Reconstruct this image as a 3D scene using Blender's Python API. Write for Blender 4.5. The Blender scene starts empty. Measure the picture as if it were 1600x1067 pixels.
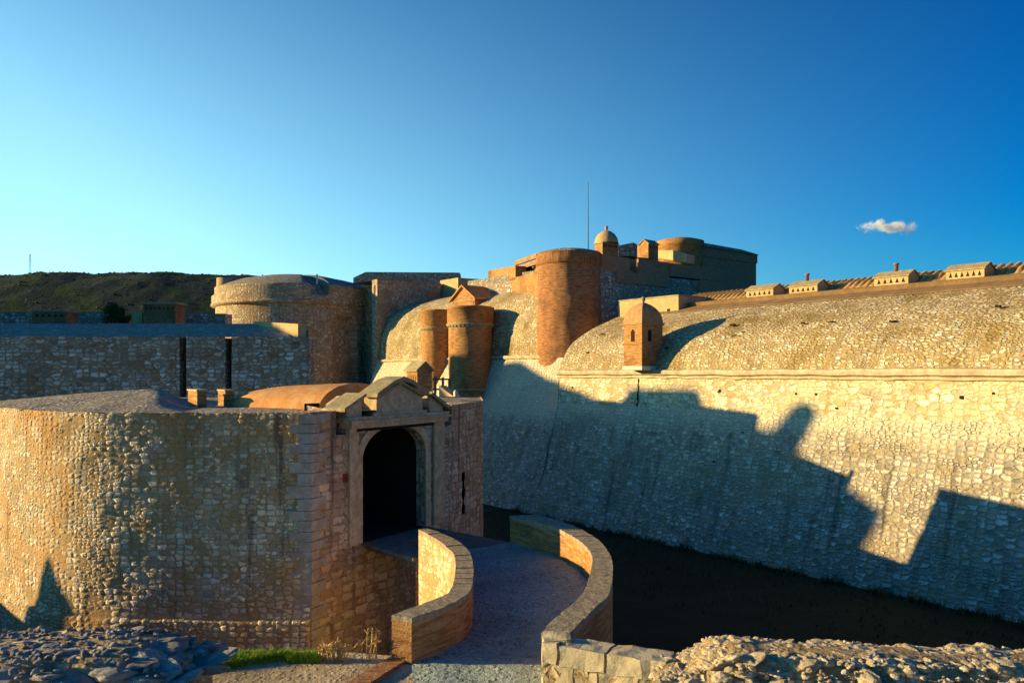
import bpy, math, random
import numpy as np
from mathutils import Vector, noise as mnoise
random.seed(7)
S = bpy.context.scene
COL = S.collection
R = math.radians
# ------------------------------------------------------------------ camera (eye = origin, looking along +Y)
F = 1244.0; HZ = 582.0
cd = bpy.data.cameras.new('camera'); cam = bpy.data.objects.new('camera', cd); COL.objects.link(cam)
cam.location = (0, 0, 0); cam.rotation_euler = (R(90), 0, 0)
cd.sensor_width = 36; cd.lens = 36*F/1600; cd.shift_y = (HZ-533.5)/1600
cd.clip_start = 0.1; cd.clip_end = 20000
S.camera = cam
# ------------------------------------------------------------------ sky, sun, exposure
ELEV = 11.2; TANE = math.tan(R(ELEV)); LDIR = Vector((0.9990, -0.043, 0)).normalized()
LIGHT = Vector((LDIR.x, LDIR.y, -TANE)).normalized()
W = bpy.data.worlds.new('World'); S.world = W; W.use_nodes = True
wn = W.node_tree.nodes; wl = W.node_tree.links; wn.clear()
wo = wn.new('ShaderNodeOutputWorld'); wb = wn.new('ShaderNodeBackground'); wsky = wn.new('ShaderNodeTexSky')
wsky.sky_type = 'NISHITA'; wsky.sun_disc = False
wsky.sun_elevation = R(ELEV); wsky.sun_rotation = math.atan2(-LDIR.x, -LDIR.y)
wsky.altitude = 300; wsky.air_density = 1.0; wsky.dust_density = 0.6; wsky.ozone_density = 3.0
wh = wn.new('ShaderNodeHueSaturation'); wh.inputs['Saturation'].default_value = 1.25
wg = wn.new('ShaderNodeGamma'); wg.inputs['Gamma'].default_value = 1.15
wt = wn.new('ShaderNodeMix'); wt.data_type = 'RGBA'; wt.blend_type = 'MULTIPLY'; wt.inputs[0].default_value = 1; wt.inputs[7].default_value = (.54, .93, 1.0, 1)
wl.new(wsky.outputs[0], wt.inputs[6]); wl.new(wt.outputs[2], wh.inputs['Color']); wl.new(wh.outputs[0], wg.inputs['Color'])
wtc = wn.new('ShaderNodeTexCoord')
def wmath(op, a, b=0.0, clamp=False):
    x = wn.new('ShaderNodeMath'); x.operation = op; x.use_clamp = clamp
    for i, v in enumerate((a, b)):
        if isinstance(v, bpy.types.NodeSocket): wl.new(v, x.inputs[i])
        else: x.inputs[i].default_value = v
    return x.outputs[0]
wsx = wn.new('ShaderNodeSeparateXYZ'); wl.new(wtc.outputs['Generated'], wsx.inputs[0])
wdx = wmath('MULTIPLY', wsx.outputs[0], -1.0)                    # towards the sun's side
wf = wmath('MULTIPLY', wmath('ADD', wdx, 0.55), 0.95, True)      # 0 on the right .. 1 on the left
wz = wmath('POWER', wmath('SUBTRACT', 1.0, wmath('MULTIPLY', wsx.outputs[2], 1.3), True), 1.9)
wff = wmath('MULTIPLY', wmath('MULTIPLY', wf, wz), wmath('MULTIPLY', wmath('ADD', wsx.outputs[1], 0.15), 1.6, True))
wmx = wn.new('ShaderNodeMix'); wmx.data_type = 'RGBA'; wl.new(wff, wmx.inputs[0]); wl.new(wg.outputs[0], wmx.inputs[6]); wmx.inputs[7].default_value = (4.7, 8.3, 9.2, 1)
wdk = wmath('ADD', wmath('MULTIPLY', wsx.outputs[0], 1.25), wmath('MULTIPLY', wsx.outputs[2], 1.3))     # deepens away from the sun and upwards
wdk = wmath('MULTIPLY', wmath('ADD', wdk, 0.25), 0.72, True)
wdm = wn.new('ShaderNodeMix'); wdm.data_type = 'RGBA'; wdm.blend_type = 'MULTIPLY'; wl.new(wdk, wdm.inputs[0]); wl.new(wmx.outputs[2], wdm.inputs[6]); wdm.inputs[7].default_value = (.18, .46, .68, 1)
wl.new(wdm.outputs[2], wb.inputs['Color'])
wb.inputs['Strength'].default_value = 0.078
wl.new(wb.outputs[0], wo.inputs['Surface'])
sd = bpy.data.lights.new('sun', 'SUN'); sd.energy = 5.0; sd.angle = R(0.55); sd.color = (1.0, 0.71, 0.29)
so = bpy.data.objects.new('sun', sd); COL.objects.link(so); so.rotation_euler = LIGHT.to_track_quat('-Z', 'Y').to_euler()
S.view_settings.view_transform = 'Standard'; S.view_settings.look = 'None'
S.view_settings.exposure = 1.12
S.cycles.volume_bounces = 8; S.cycles.max_bounces = 12; S.view_settings.gamma = 1.0
S.render.engine = 'CYCLES'

# ------------------------------------------------------------------ helpers
def P(px, py, Y): return Vector(((px-800)/F*Y, Y, (HZ-py)/F*Y))
def PZ(px, py, z): return P(px, py, z*F/(HZ-py))
E = Vector((.789, .6144, 0)).normalized(); D_ = Vector((-E.y, E.x, 0))      # E: into the fort, D_: along the long wall, away
def W2(D, s, z): return E*D + D_*s + Vector((0, 0, z))
def YD(px, D):
    r = (px-800)/F; return D/(E.x*r+E.y)
def SD(px, D):
    Y = YD(px, D); return D_.x*(px-800)/F*Y + D_.y*Y
UP = Vector((0, 0, 1))

class MB:
    def __init__(s): s.v = []; s.f = []; s.uv = []; s.sm = []
    def poly(s, pts, uv=None, sm=False):
        b = len(s.v); s.v += [Vector(p) for p in pts]; s.f.append(list(range(b, b+len(pts)))); s.uv.append(uv); s.sm.append(sm)
    def grid(s, g, uv=None, sm=True, closed=False, flip=False):
        nr = len(g); nc = len(g[0]); b = len(s.v)
        for row in g: s.v += [Vector(p) for p in row]
        if uv is None:
            mid = g[nr//2]; u = [0.0]
            for j in range(1, nc): u.append(u[-1]+(Vector(mid[j])-Vector(mid[j-1])).length)
            v = [0.0]
            for i in range(1, nr): v.append(v[-1]+(Vector(g[i][nc//2])-Vector(g[i-1][nc//2])).length)
            uv = [[(u[j], v[i]) for j in range(nc)] for i in range(nr)]
        for i in range(nr-1):
            for j in range(nc-1):
                q = [(i, j), (i, j+1), (i+1, j+1), (i+1, j)]
                if flip: q = q[::-1]
                s.f.append([b+a*nc+c for a, c in q]); s.uv.append([uv[a][c] for a, c in q]); s.sm.append(sm)
    def box(s, o, a, b, c):
        o = Vector(o); a = Vector(a); b = Vector(b); c = Vector(c)
        if a.cross(b).dot(c) < 0: a, b = b, a
        p = [o, o+a, o+a+b, o+b, o+c, o+a+c, o+a+b+c, o+b+c]
        for q in ((0, 3, 2, 1), (4, 5, 6, 7), (0, 1, 5, 4), (1, 2, 6, 5), (2, 3, 7, 6), (3, 0, 4, 7)): s.poly([p[i] for i in q])
    def prism(s, pts, ext):
        pts = [Vector(p) for p in pts]; ext = Vector(ext); n = len(pts)
        nrm = Vector((0, 0, 0))
        for i in range(n): nrm += pts[i].cross(pts[(i+1) % n])
        if nrm.dot(ext) > 0: pts = pts[::-1]
        s.poly(pts); s.poly([p+ext for p in pts[::-1]])
        for i in range(n):
            a = pts[i]; b = pts[(i+1) % n]; s.poly([b, a, a+ext, b+ext])
    def lathe(s, c, prof, seg=48, a0=0, a1=2*math.pi, sm=True, rf=None):
        g = []
        for (r, z) in prof:
            row = []
            for j in range(seg+1):
                a = a0+(a1-a0)*j/seg; rr = r+(rf(a, z) if rf else 0)
                row.append((c[0]+rr*math.cos(a), c[1]+rr*math.sin(a), z))
            g.append(row)
        R0 = max(p[0] for p in prof); v = [0]
        for i in range(1, len(prof)): v.append(v[-1]+math.hypot(prof[i][0]-prof[i-1][0], prof[i][1]-prof[i-1][1]))
        z0 = prof[0][1]
        uv = [[(R0*(a0+(a1-a0)*j/seg), z0+v[i]) for j in range(seg+1)] for i in range(len(prof))]
        s.grid(g, uv, sm)
    def tube(s, pts, r, seg=8):
        pts = [Vector(p) for p in pts]; g = []
        for i, p in enumerate(pts):
            t = (pts[min(i+1, len(pts)-1)]-pts[max(i-1, 0)]).normalized()
            x = t.cross(UP); x = x.normalized() if x.length > 1e-3 else Vector((1, 0, 0)); y = t.cross(x)
            rr = r[i] if isinstance(r, (list, tuple)) else r
            g.append([p+x*rr*math.cos(k*2*math.pi/seg)+y*rr*math.sin(k*2*math.pi/seg) for k in range(seg+1)])
        s.grid(g)
        s.poly(g[0][:-1]); s.poly(g[-1][:-1][::-1])
    def build(s, name, mat, parent=None, weld=False):
        me = bpy.data.meshes.new(name); me.from_pydata([tuple(v) for v in s.v], [], s.f)
        ul = me.uv_layers.new(name='UVMap'); uvs = np.zeros(len(me.loops)*2, dtype=np.float32); k = 0
        for fi, f in enumerate(s.f):
            if s.uv[fi] is not None:
                for q in s.uv[fi]: uvs[k] = q[0]; uvs[k+1] = q[1]; k += 2
            else:
                n = Vector((0, 0, 0)); ps = [s.v[i] for i in f]
                for i in range(len(ps)): n += (ps[i]-ps[0]).cross(ps[(i+1) % len(ps)]-ps[0])
                n = n.normalized() if n.length > 0 else UP
                if abs(n.z) < .8:
                    t = UP.cross(n).normalized(); c = 1/math.sqrt(1-n.z*n.z)
                    for q in ps: uvs[k] = q.dot(t); uvs[k+1] = q.z*c; k += 2
                else:
                    for q in ps: uvs[k] = q.x; uvs[k+1] = q.y; k += 2
        ul.data.foreach_set('uv', uvs)
        me.polygons.foreach_set('use_smooth', s.sm)
        me.materials.append(mat); me.update()
        o = bpy.data.objects.new(name, me); COL.objects.link(o)
        if parent: o.parent = parent
        return o

def tag(o, label=None, cat=None, group=None, kind=None):
    if label: o['label'] = label
    if cat: o['category'] = cat
    if group: o['group'] = group
    if kind: o['kind'] = kind
    return o
def thing(name, label, cat, loc=(0, 0, 0), group=None):
    o = bpy.data.objects.new(name, None); COL.objects.link(o); tag(o, label, cat, group)
    o.empty_display_size = 0.5
    return o
def cr(pts, n=8):                      # catmull-rom through points (any dimension)
    out = []; pts = [Vector(p) for p in pts]
    for i in range(len(pts)-1):
        p0 = pts[max(i-1, 0)]; p1 = pts[i]; p2 = pts[i+1]; p3 = pts[min(i+2, len(pts)-1)]
        for k in range(n):
            t = k/n
            out.append(.5*((2*p1)+(p2-p0)*t+(2*p0-5*p1+4*p2-p3)*t*t+(3*p1-p0-3*p2+p3)*t*t*t))
    out.append(pts[-1]); return out
def resample(pts, step):
    out = [Vector(pts[0])]
    for a, b in zip(pts[:-1], pts[1:]):
        a = Vector(a); b = Vector(b); n = max(1, round((b-a).length/step))
        for k in range(1, n+1): out.append(a.lerp(b, k/n))
    return out
def fr(x, y=0, z=0): return mnoise.noise(Vector((x, y, z)))

# ------------------------------------------------------------------ materials
class NT:
    def __init__(s, name):
        s.m = bpy.data.materials.new(name); s.m.use_nodes = True; s.t = s.m.node_tree; s.t.nodes.clear()
        s.out = s.n('ShaderNodeOutputMaterial'); s.b = s.n('ShaderNodeBsdfPrincipled'); s.l(s.b.outputs[0], s.out.inputs['Surface'])
        s.b.inputs['Roughness'].default_value = .9
        s.b.inputs['Specular IOR Level'].default_value = .15
    def n(s, t, **k):
        x = s.t.nodes.new(t)
        for a, b in k.items(): setattr(x, a, b)
        return x
    def l(s, a, b): s.t.links.new(a, b)
    def put(s, sock, v):
        if isinstance(v, bpy.types.NodeSocket): s.l(v, sock)
        elif isinstance(v, (tuple, list)) and len(v) == 3 and sock.type == 'RGBA': sock.default_value = (*v, 1)
        else: sock.default_value = v
    def math(s, op, a, b=0.0, c=0.0, clamp=False):
        x = s.n('ShaderNodeMath', operation=op); x.use_clamp = clamp
        s.put(x.inputs[0], a); s.put(x.inputs[1], b)
        if len(x.inputs) > 2: s.put(x.inputs[2], c)
        return x.outputs[0]
    def vm(s, op, a, b):
        x = s.n('ShaderNodeVectorMath', operation=op); s.put(x.inputs[0], a); s.put(x.inputs[1], b); return x.outputs[0]
    def mix(s, f, a, b, blend='MIX'):
        x = s.n('ShaderNodeMix', data_type='RGBA', blend_type=blend); s.put(x.inputs[0], f); s.put(x.inputs[6], a); s.put(x.inputs[7], b); return x.outputs[2]
    def sm(s, v, a, b, lo=0.0, hi=1.0):
        x = s.n('ShaderNodeMapRange', interpolation_type='SMOOTHSTEP'); s.put(x.inputs[0], v); s.put(x.inputs[1], a); s.put(x.inputs[2], b); s.put(x.inputs[3], lo); s.put(x.inputs[4], hi); return x.outputs[0]
    def ramp(s, f, stops, interp='LINEAR'):
        x = s.n('ShaderNodeValToRGB'); x.color_ramp.interpolation = interp; s.put(x.inputs[0], f)
        el = x.color_ramp.elements
        while len(el) < len(stops): el.new(.5)
        for e, (p, c) in zip(el, stops): e.position = p; e.color = (*c, 1)
        return x.outputs[0]
    def noise(s, vec, scale, detail=3, rough=.55, dim='3D', dist=0):
        x = s.n('ShaderNodeTexNoise', noise_dimensions=dim); s.l(vec, x.inputs['Vector']); x.inputs['Scale'].default_value = scale
        x.inputs['Detail'].default_value = detail; x.inputs['Roughness'].default_value = rough; x.inputs['Distortion'].default_value = dist
        return x.outputs
    def uv(s): return s.n('ShaderNodeTexCoord').outputs['UV']
    def obj(s): return s.n('ShaderNodeTexCoord').outputs['Object']
    def bump(s, h, dist, strength=1.0):
        x = s.n('ShaderNodeBump'); s.put(x.inputs['Height'], h); x.inputs['Distance'].default_value = dist; x.inputs['Strength'].default_value = strength
        s.l(x.outputs[0], s.b.inputs['Normal']); return x

def masonry(name, w=.34, h=.2, stones=None, mortar=(.27, .19, .12), mw=.07, soft=.10, rnd=.8, distort=.25, depth=.035,
            cover=.12, smear=.25, stain=(.30, .20, .10), stain_amt=.35, streak=.25, fine=.25, disp=0.0, rust=0.0, size_mix=True, fade=None):
    t = NT(name); uv = t.uv()
    stones = stones or [(0, (.30, .27, .23)), (.35, (.42, .38, .31)), (.7, (.52, .48, .40)), (1, (.36, .29, .21))]
    p = t.vm('MULTIPLY', uv, (1/w, 1/h, 1))
    nz = t.noise(uv, 1.3/w*.5, 2, .6)[1]
    off = t.vm('MULTIPLY', t.vm('SUBTRACT', nz, (.5, .5, .5)), (distort*2, distort*2, 0))
    nz2 = t.noise(uv, 2.6/w, 3, .7)[1]
    off2 = t.vm('MULTIPLY', t.vm('SUBTRACT', nz2, (.5, .5, .5)), (.34, .34, 0))
    p = t.vm('ADD', t.vm('ADD', p, off), off2)
    def vor(feat, sc=1.0, r=rnd, sm_=None):
        x = t.n('ShaderNodeTexVoronoi', voronoi_dimensions='2D', feature=feat); t.l(p, x.inputs['Vector'])
        x.inputs['Scale'].default_value = sc; x.inputs['Randomness'].default_value = r; return x
    if size_mix:
        msk = t.sm(t.noise(uv, .9, 2, .5)[0], .545, .55)
        def mx(a_, b_): 
            x = t.n('ShaderNodeMix', data_type='FLOAT'); t.l(msk, x.inputs[0]); t.l(a_, x.inputs[2]); t.l(b_, x.inputs[3]); return x.outputs[0]
        ca = vor('F1').outputs['Color']; cb = vor('F1', 1.6).outputs['Color']; col = t.mix(msk, ca, cb)
        de = mx(vor('DISTANCE_TO_EDGE').outputs['Distance'], vor('DISTANCE_TO_EDGE', 1.6).outputs['Distance'])
    else: col = vor('F1').outputs['Color']; de = vor('DISTANCE_TO_EDGE').outputs['Distance']
    sp = t.n('ShaderNodeSeparateColor'); t.l(col, sp.inputs[0]); r_, g_, b_ = sp.outputs
    big = t.noise(uv, .35, 4, .6)[0]; med = t.noise(uv, 1.6, 4, .65)[0]; fin = t.noise(uv, 22, 4, .7)[0]; fin2 = t.noise(uv, 7, 4, .65)[0]
    # mortar threshold grows where it smears over the stones
    thr = t.math('ADD', mw, t.math('MULTIPLY', t.sm(med, .45, .75), smear))
    thr = t.math('ADD', thr, t.math('MULTIPLY', t.math('SUBTRACT', fin2, .5), .12))
    m = t.math('DIVIDE', t.math('SUBTRACT', de, thr), soft, clamp=True)
    m = t.math('MULTIPLY', m, t.sm(b_, cover-.02, cover+.02))
    sc = t.ramp(r_, stones)
    sc = t.mix(t.math('MULTIPLY', t.sm(fin2, .3, .7), .35), sc, (.33, .26, .18))
    mo = t.mix(t.sm(med, .3, .7), mortar, tuple(c*.72 for c in mortar))
    c = t.mix(m, mo, sc)
    v1 = t.math('ADD', .62, t.math('MULTIPLY', g_, .68))
    v1 = t.math('ADD', t.math('MULTIPLY', m, t.math('SUBTRACT', v1, 1)), 1)
    v2 = t.math('ADD', 1-fine*.5, t.math('MULTIPLY', fin, fine))
    cc = t.n('ShaderNodeCombineColor'); v = t.math('MULTIPLY', v1, v2); [t.l(v, cc.inputs[i]) for i in range(3)]
    c = t.mix(1.0, c, cc.outputs[0], 'MULTIPLY')
    c = t.mix(t.math('MULTIPLY', t.sm(big, .48, .68), stain_amt), c, stain)
    sv = t.vm('MULTIPLY', uv, (1.7, .13, 1)); st = t.noise(sv, 1.0, 4, .6)[0]
    c = t.mix(t.math('MULTIPLY', t.sm(st, .51 if fade else .56, .74), streak), c, (.05, .045, .045))
    if streak:
        wea = t.noise(t.vm('MULTIPLY', uv, (.42, .22, 1)), 1.0, 6, .72)[0]
        c = t.mix(t.sm(wea, .52, .68, 0, .34), c, (.09, .075, .055)); c = t.mix(t.sm(wea, .44, .30, 0, .30), c, (.62, .56, .44))
    if rust: c = t.mix(t.math('MULTIPLY', t.sm(t.noise(sv, .8, 3, .6)[0], .5, .7), rust), c, (.34, .11, .035))
    if fade:
        sv_ = t.n('ShaderNodeSeparateXYZ'); t.l(uv, sv_.inputs[0]); vv = t.math('ADD', sv_.outputs[1], t.math('MULTIPLY', t.math('SUBTRACT', med, .5), 2.6))
        c = t.mix(t.sm(vv, fade[0], fade[1], 0, .62), c, fade[2])
    # small dark holes and gaps
    c = t.mix(t.math('MULTIPLY', t.math('MULTIPLY', t.sm(de, .055, .0), t.sm(fin2, .43, .58)), .85), c, (.03, .025, .02))
    t.l(c, t.b.inputs['Base Color'])
    dome = t.sm(de, thr, t.math('ADD', thr, .28))
    hh = t.math('MULTIPLY', t.math('ADD', t.math('MULTIPLY', dome, .8), .2), t.math('ADD', .45, t.math('MULTIPLY', g_, .65)))
    hh = t.math('MULTIPLY', hh, t.sm(b_, cover-.02, cover+.02))
    hh = t.math('ADD', hh, t.math('MULTIPLY', fin2, .55)); hh = t.math('ADD', hh, t.math('MULTIPLY', fin, .22)); hh = t.math('ADD', hh, t.math('MULTIPLY', med, .8))
    if disp:
        d = t.n('ShaderNodeDisplacement'); t.l(hh, d.inputs['Height']); d.inputs['Scale'].default_value = disp; d.inputs['Midlevel'].default_value = .8
        t.l(d.outputs[0], t.out.inputs['Displacement']); t.m.displacement_method = 'BOTH'
    else: t.bump(hh, depth)
    return t.m

def brick(name, c1=(.42, .17, .07), c2=(.30, .11, .05), mortar=(.38, .27, .17), w=.30, h=.075, vertical=False, var=.5, depth=.012, dark=.5):
    t = NT(name); uv = t.uv()
    if vertical:
        q = t.n('ShaderNodeSeparateXYZ'); t.l(uv, q.inputs[0]); k = t.n('ShaderNodeCombineXYZ'); t.l(q.outputs[1], k.inputs[0]); t.l(q.outputs[0], k.inputs[1]); src = k.outputs[0]
    else: src = uv
    off = t.vm('MULTIPLY', t.vm('SUBTRACT', t.noise(uv, 3, 3)[1], (.5, .5, .5)), (.05, .035, 0))
    b = t.n('ShaderNodeTexBrick'); t.l(t.vm('ADD', src, off), b.inputs['Vector'])
    b.inputs['Scale'].default_value = 1; b.inputs['Brick Width'].default_value = w; b.inputs['Row Height'].default_value = h; b.inputs['Mortar Size'].default_value = .010
    b.inputs['Mortar Smooth'].default_value = .4; b.inputs['Bias'].default_value = -.1
    t.put(b.inputs['Color1'], c1); t.put(b.inputs['Color2'], c2); t.put(b.inputs['Mortar'], mortar)
    big = t.noise(uv, .5, 5, .65)[0]; med = t.noise(uv, 2.5, 5, .7)[0]; fin = t.noise(uv, 16, 4, .7)[0]
    c = t.mix(t.math('MULTIPLY', t.sm(med, .42, .66), var), b.outputs[0], (.50, .33, .18))
    c = t.mix(t.math('MULTIPLY', t.sm(big, .48, .64), dark), c, (.16, .075, .04))
    sp = t.noise(uv, 5.5, 3, .6)[0]; c = t.mix(t.math('MULTIPLY', t.sm(sp, .62, .70), .8), c, (.50, .44, .36))
    c = t.mix(t.sm(fin, .2, .8, .30, .0), c, (.05, .03, .02))
    rw_ = t.noise(t.vm('MULTIPLY', src, (1.6, 11, 1)), 1.0, 4, .75)[0]; c = t.mix(t.sm(rw_, .42, .62, .0, .62*(dark+.5)), c, tuple(x*.32 for x in c2))
    c = t.mix(t.sm(rw_, .36, .26, .0, .5), c, (.58, .40, .22))
    t.l(c, t.b.inputs['Base Color'])
    h_ = t.math('ADD', t.math('MULTIPLY', t.math('SUBTRACT', 1, b.outputs['Fac']), .6), t.math('MULTIPLY', fin, .8)); h_ = t.math('ADD', h_, med)
    t.bump(h_, depth*2)
    return t.m

def plain(name, c1, c2, scale=2.0, depth=.02, moss=None, moss_amt=.5, fine=14, rough=.9):
    t = NT(name); o = t.obj(); a = t.noise(o, scale, 5, .65)[0]; f = t.noise(o, fine, 4, .7)[0]
    c = t.mix(t.sm(a, .35, .65), c1, c2)
    c = t.mix(t.sm(f, .25, .75, .4, .0), c, tuple(x*.35 for x in c1))
    if moss: c = t.mix(t.math('MULTIPLY', t.sm(t.noise(o, scale*1.7, 4, .7)[0], .45, .62), moss_amt), c, moss)
    t.l(c, t.b.inputs['Base Color']); t.bump(t.math('ADD', a, t.math('MULTIPLY', f, .4)), depth); t.b.inputs['Roughness'].default_value = rough
    return t.m

GREY = [(0, (.24, .23, .22)), (.3, (.40, .39, .37)), (.6, (.52, .51, .49)), (.8, (.34, .30, .26)), (1, (.42, .34, .26))]
WARM = [(0, (.36, .28, .17)), (.3, (.52, .43, .28)), (.6, (.60, .53, .38)), (.8, (.44, .34, .21)), (1, (.50, .38, .22))]
M = {}
M['ravelin'] = masonry('coursed_rubble', .25, .155, [(0, (.40, .33, .22)), (.3, (.62, .54, .39)), (.6, (.74, .68, .55)), (.8, (.52, .43, .28)), (1, (.64, .52, .34))], (.50, .34, .17), .025, .10, .6, .14, disp=.042, cover=.05, smear=.52, stain=(.44, .24, .085), stain_amt=.85, streak=.75, fine=.6)
M['outwork'] = masonry('dark_rubble', .44, .235, [(0, (.22, .19, .16)), (.35, (.54, .49, .42)), (.7, (.80, .79, .76)), (1, (.44, .33, .22))], (.38, .26, .16), .035, .10, .62, .16, .09, cover=.10, smear=.30, stain=(.26, .17, .10), stain_amt=.5, fine=.7)
M['scarp'] = masonry('pale_scarp_rubble', .40, .235, [(0, (.26, .25, .23)), (.3, (.48, .46, .42)), (.6, (.66, .64, .58)), (.8, (.38, .35, .30)), (1, (.56, .51, .41))], (.42, .35, .23), .015, .08, .55, .13, .09, cover=.05, smear=.24, stain=(.34, .27, .15), stain_amt=.5, streak=.6, fine=.7, fade=(6.6, 8.2, (.72, .64, .46)))
M['band'] = masonry('ashlar_band', .56, .30, [(0, (.66, .58, .42)), (.6, (.76, .69, .54)), (1, (.60, .50, .32))], (.54, .41, .22), .012, .05, .7, .2, .045, cover=.03, smear=.40, stain=(.66, .54, .32), stain_amt=.6, streak=.22, fine=.4)
M['vault'] = masonry('vault_rubble', .33, .18, [(0, (.40, .31, .17)), (.3, (.62, .52, .32)), (.6, (.80, .75, .63)), (.8, (.44, .33, .17)), (1, (.66, .54, .33))], (.44, .32, .15), .02, .10, .75, .25, .09, cover=.07, smear=.34, stain=(.26, .18, .06), stain_amt=.85, streak=.3, fine=.8)
M['tower'] = masonry('tower_rubble', .40, .20, [(0, (.42, .33, .20)), (.3, (.60, .50, .34)), (.6, (.68, .60, .45)), (.8, (.50, .38, .24)), (1, (.56, .43, .26))], (.42, .28, .15), .025, .09, .7, .2, .05, cover=.10, smear=.28, stain=(.38, .21, .09), stain_amt=.6, streak=.7, fine=.5)
M['roofstone'] = masonry('roof_cobble', .26, .16, [(0, (.26, .26, .26)), (.5, (.50, .50, .50)), (1, (.62, .60, .56))], (.30, .24, .17), .04, .14, .9, .3, .10, cover=.12, smear=.3, stain=(.32, .27, .2), stain_amt=.4, streak=0, fine=.6)
M['keepstone'] = masonry('keep_rubble', .42, .26, [(0, (.30, .27, .24)), (.3, (.52, .49, .45)), (.6, (.66, .65, .62)), (.8, (.42, .34, .27)), (1, (.54, .42, .31))], (.36, .23, .14), .04, .10, .75, .2, .06, cover=.12, smear=.3, stain=(.40, .22, .12), stain_amt=.7, fine=.6)
M['gate'] = masonry('gate_ashlar', .46, .25, [(0, (.50, .38, .25)), (.3, (.64, .51, .35)), (.6, (.54, .39, .27)), (.8, (.68, .58, .44)), (1, (.46, .31, .21))], (.40, .27, .17), .008, .05, .42, .12, .04, cover=.04, smear=.40, stain=(.44, .26, .14), stain_amt=.5, streak=.7, rust=.2, fine=.6)
BR1, BR2 = (.50, .20, .06), (.34, .115, .035)
M['brick'] = brick('red_brick', (.60, .25, .085), (.36, .125, .045)); M['brickwarm'] = brick('orange_brick', (.70, .35, .11), (.50, .20, .055), (.60, .42, .21), var=.35)
M['brickpar'] = brick('parapet_brick', (.78, .36, .18), (.64, .25, .12), (.56, .42, .28), var=.5, depth=.02, dark=.1)
M['bricksoldier'] = brick('soldier_course_brick', (.50, .20, .07), (.32, .11, .045), (.40, .26, .14), w=.9, h=.12, vertical=True)
M['dress'] = plain('dressed_stone', (.70, .54, .34), (.52, .38, .23), 3, .03, (.28, .21, .11), .45)
M['quoin'] = plain('pale_quoin', (.46, .43, .39), (.36, .31, .25), 2.2, .04, (.30, .20, .12), .5)
M['cap'] = plain('mossy_coping', (.46, .38, .24), (.30, .24, .15), 2.5, .04, (.26, .21, .08), .7)
M['cordon'] = plain('cordon_stone', (.62, .54, .38), (.46, .38, .24), 1.5, .03, (.22, .17, .10), .35)
M['plaster'] = plain('lime_plaster', (.62, .44, .23), (.50, .33, .16), 1.5, .04, (.32, .23, .13), .35)
M['domebrick'] = plain('limewashed_brick_dome', (.52, .32, .15), (.40, .22, .10), 2.5, .04, (.26, .18, .10), .4)
M['white'] = plain('white_stone', (.72, .68, .56), (.62, .56, .44), 3, .01)
M['tiles'] = plain('orange_roof_tile', (.60, .27, .09), (.48, .22, .08), 1.2, .04, (.50, .36, .18), .5, 9)
M['copetile'] = plain('yellow_canal_tile', (.62, .40, .15), (.46, .25, .09), 2.2, .04, (.30, .17, .07), .5, 9)
M['earthstrip'] = plain('ochre_roof_mortar', (.30, .19, .10), (.22, .14, .075), 1.0, .05, (.16, .11, .06), .6, 10)
M['dark'] = plain('dark_recess_shade', (.03, .022, .018), (.02, .016, .013), 2, .01)  # near-black for holes and slots, and for painted shade under the entablature
M['tunnel'] = plain('passage_shade_black', (.035, .03, .026), (.025, .021, .018), 2, .02)  # near-black colour stands in for the shade inside the gateway
M['wood'] = plain('weathered_timber', (.24, .20, .17), (.15, .125, .10), 4, .03)
M['metal'] = plain('grey_metal', (.12, .12, .13), (.09, .09, .10), 4, .002, rough=.5)
M['rust'] = plain('redstone', (.28, .05, .035), (.20, .04, .03), 4, .01)

def vec2(a): return Vector((a[0], a[1], 0))
# ================================================================== SETTING: ground, moat, hill
def ground_mat(name, a, b, scale, depth, grass=None, gthr=.55, stones=None, sscale=9):
    t = NT(name); o = t.obj(); n1 = t.noise(o, scale, 5, .7)[0]; n2 = t.noise(o, scale*9, 4, .7)[0]
    c = t.mix(t.sm(n1, .35, .65), a, b); h = t.math('ADD', n1, t.math('MULTIPLY', n2, .5))
    if stones:
        v = t.n('ShaderNodeTexVoronoi', feature='F1'); t.l(o, v.inputs['Vector']); v.inputs['Scale'].default_value = sscale
        sp = t.n('ShaderNodeSeparateColor'); t.l(v.outputs['Color'], sp.inputs[0])
        k = t.math('MULTIPLY', t.sm(v.outputs['Distance'], .42, .25), t.sm(sp.outputs[1], .35, .5))
        c = t.mix(k, c, t.mix(sp.outputs[0], stones, tuple(x*.6 for x in stones))); h = t.math('ADD', h, t.math('MULTIPLY', k, .8))
    if stones: c = t.mix(t.sm(t.noise(o, .55, 5, .7)[0], .48, .62, 0, .55), c, tuple(x*.45 for x in a))
    if grass: c = t.mix(t.sm(t.noise(o, scale*.6, 5, .7)[0], gthr, gthr+.1), c, grass)
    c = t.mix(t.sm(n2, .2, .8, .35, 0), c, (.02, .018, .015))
    t.l(c, t.b.inputs['Base Color']); t.bump(h, depth); return t.m
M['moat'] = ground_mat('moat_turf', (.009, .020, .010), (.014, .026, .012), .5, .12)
M['plain'] = ground_mat('plain_scrub', (.10, .085, .05), (.05, .06, .03), .05, .5)
M['gravel'] = ground_mat('gravel_ground', (.62, .50, .31), (.48, .37, .22), .8, .06, stones=(.75, .66, .5), sscale=9)
M['cobble'] = ground_mat('bridge_cobble', (.34, .44, .41), (.50, .62, .58), 1.1, .28, stones=(.68, .80, .77), sscale=6.5)
M['sod'] = ground_mat('bank_earth', (.13, .10, .06), (.07, .08, .03), .8, .06)

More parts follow.
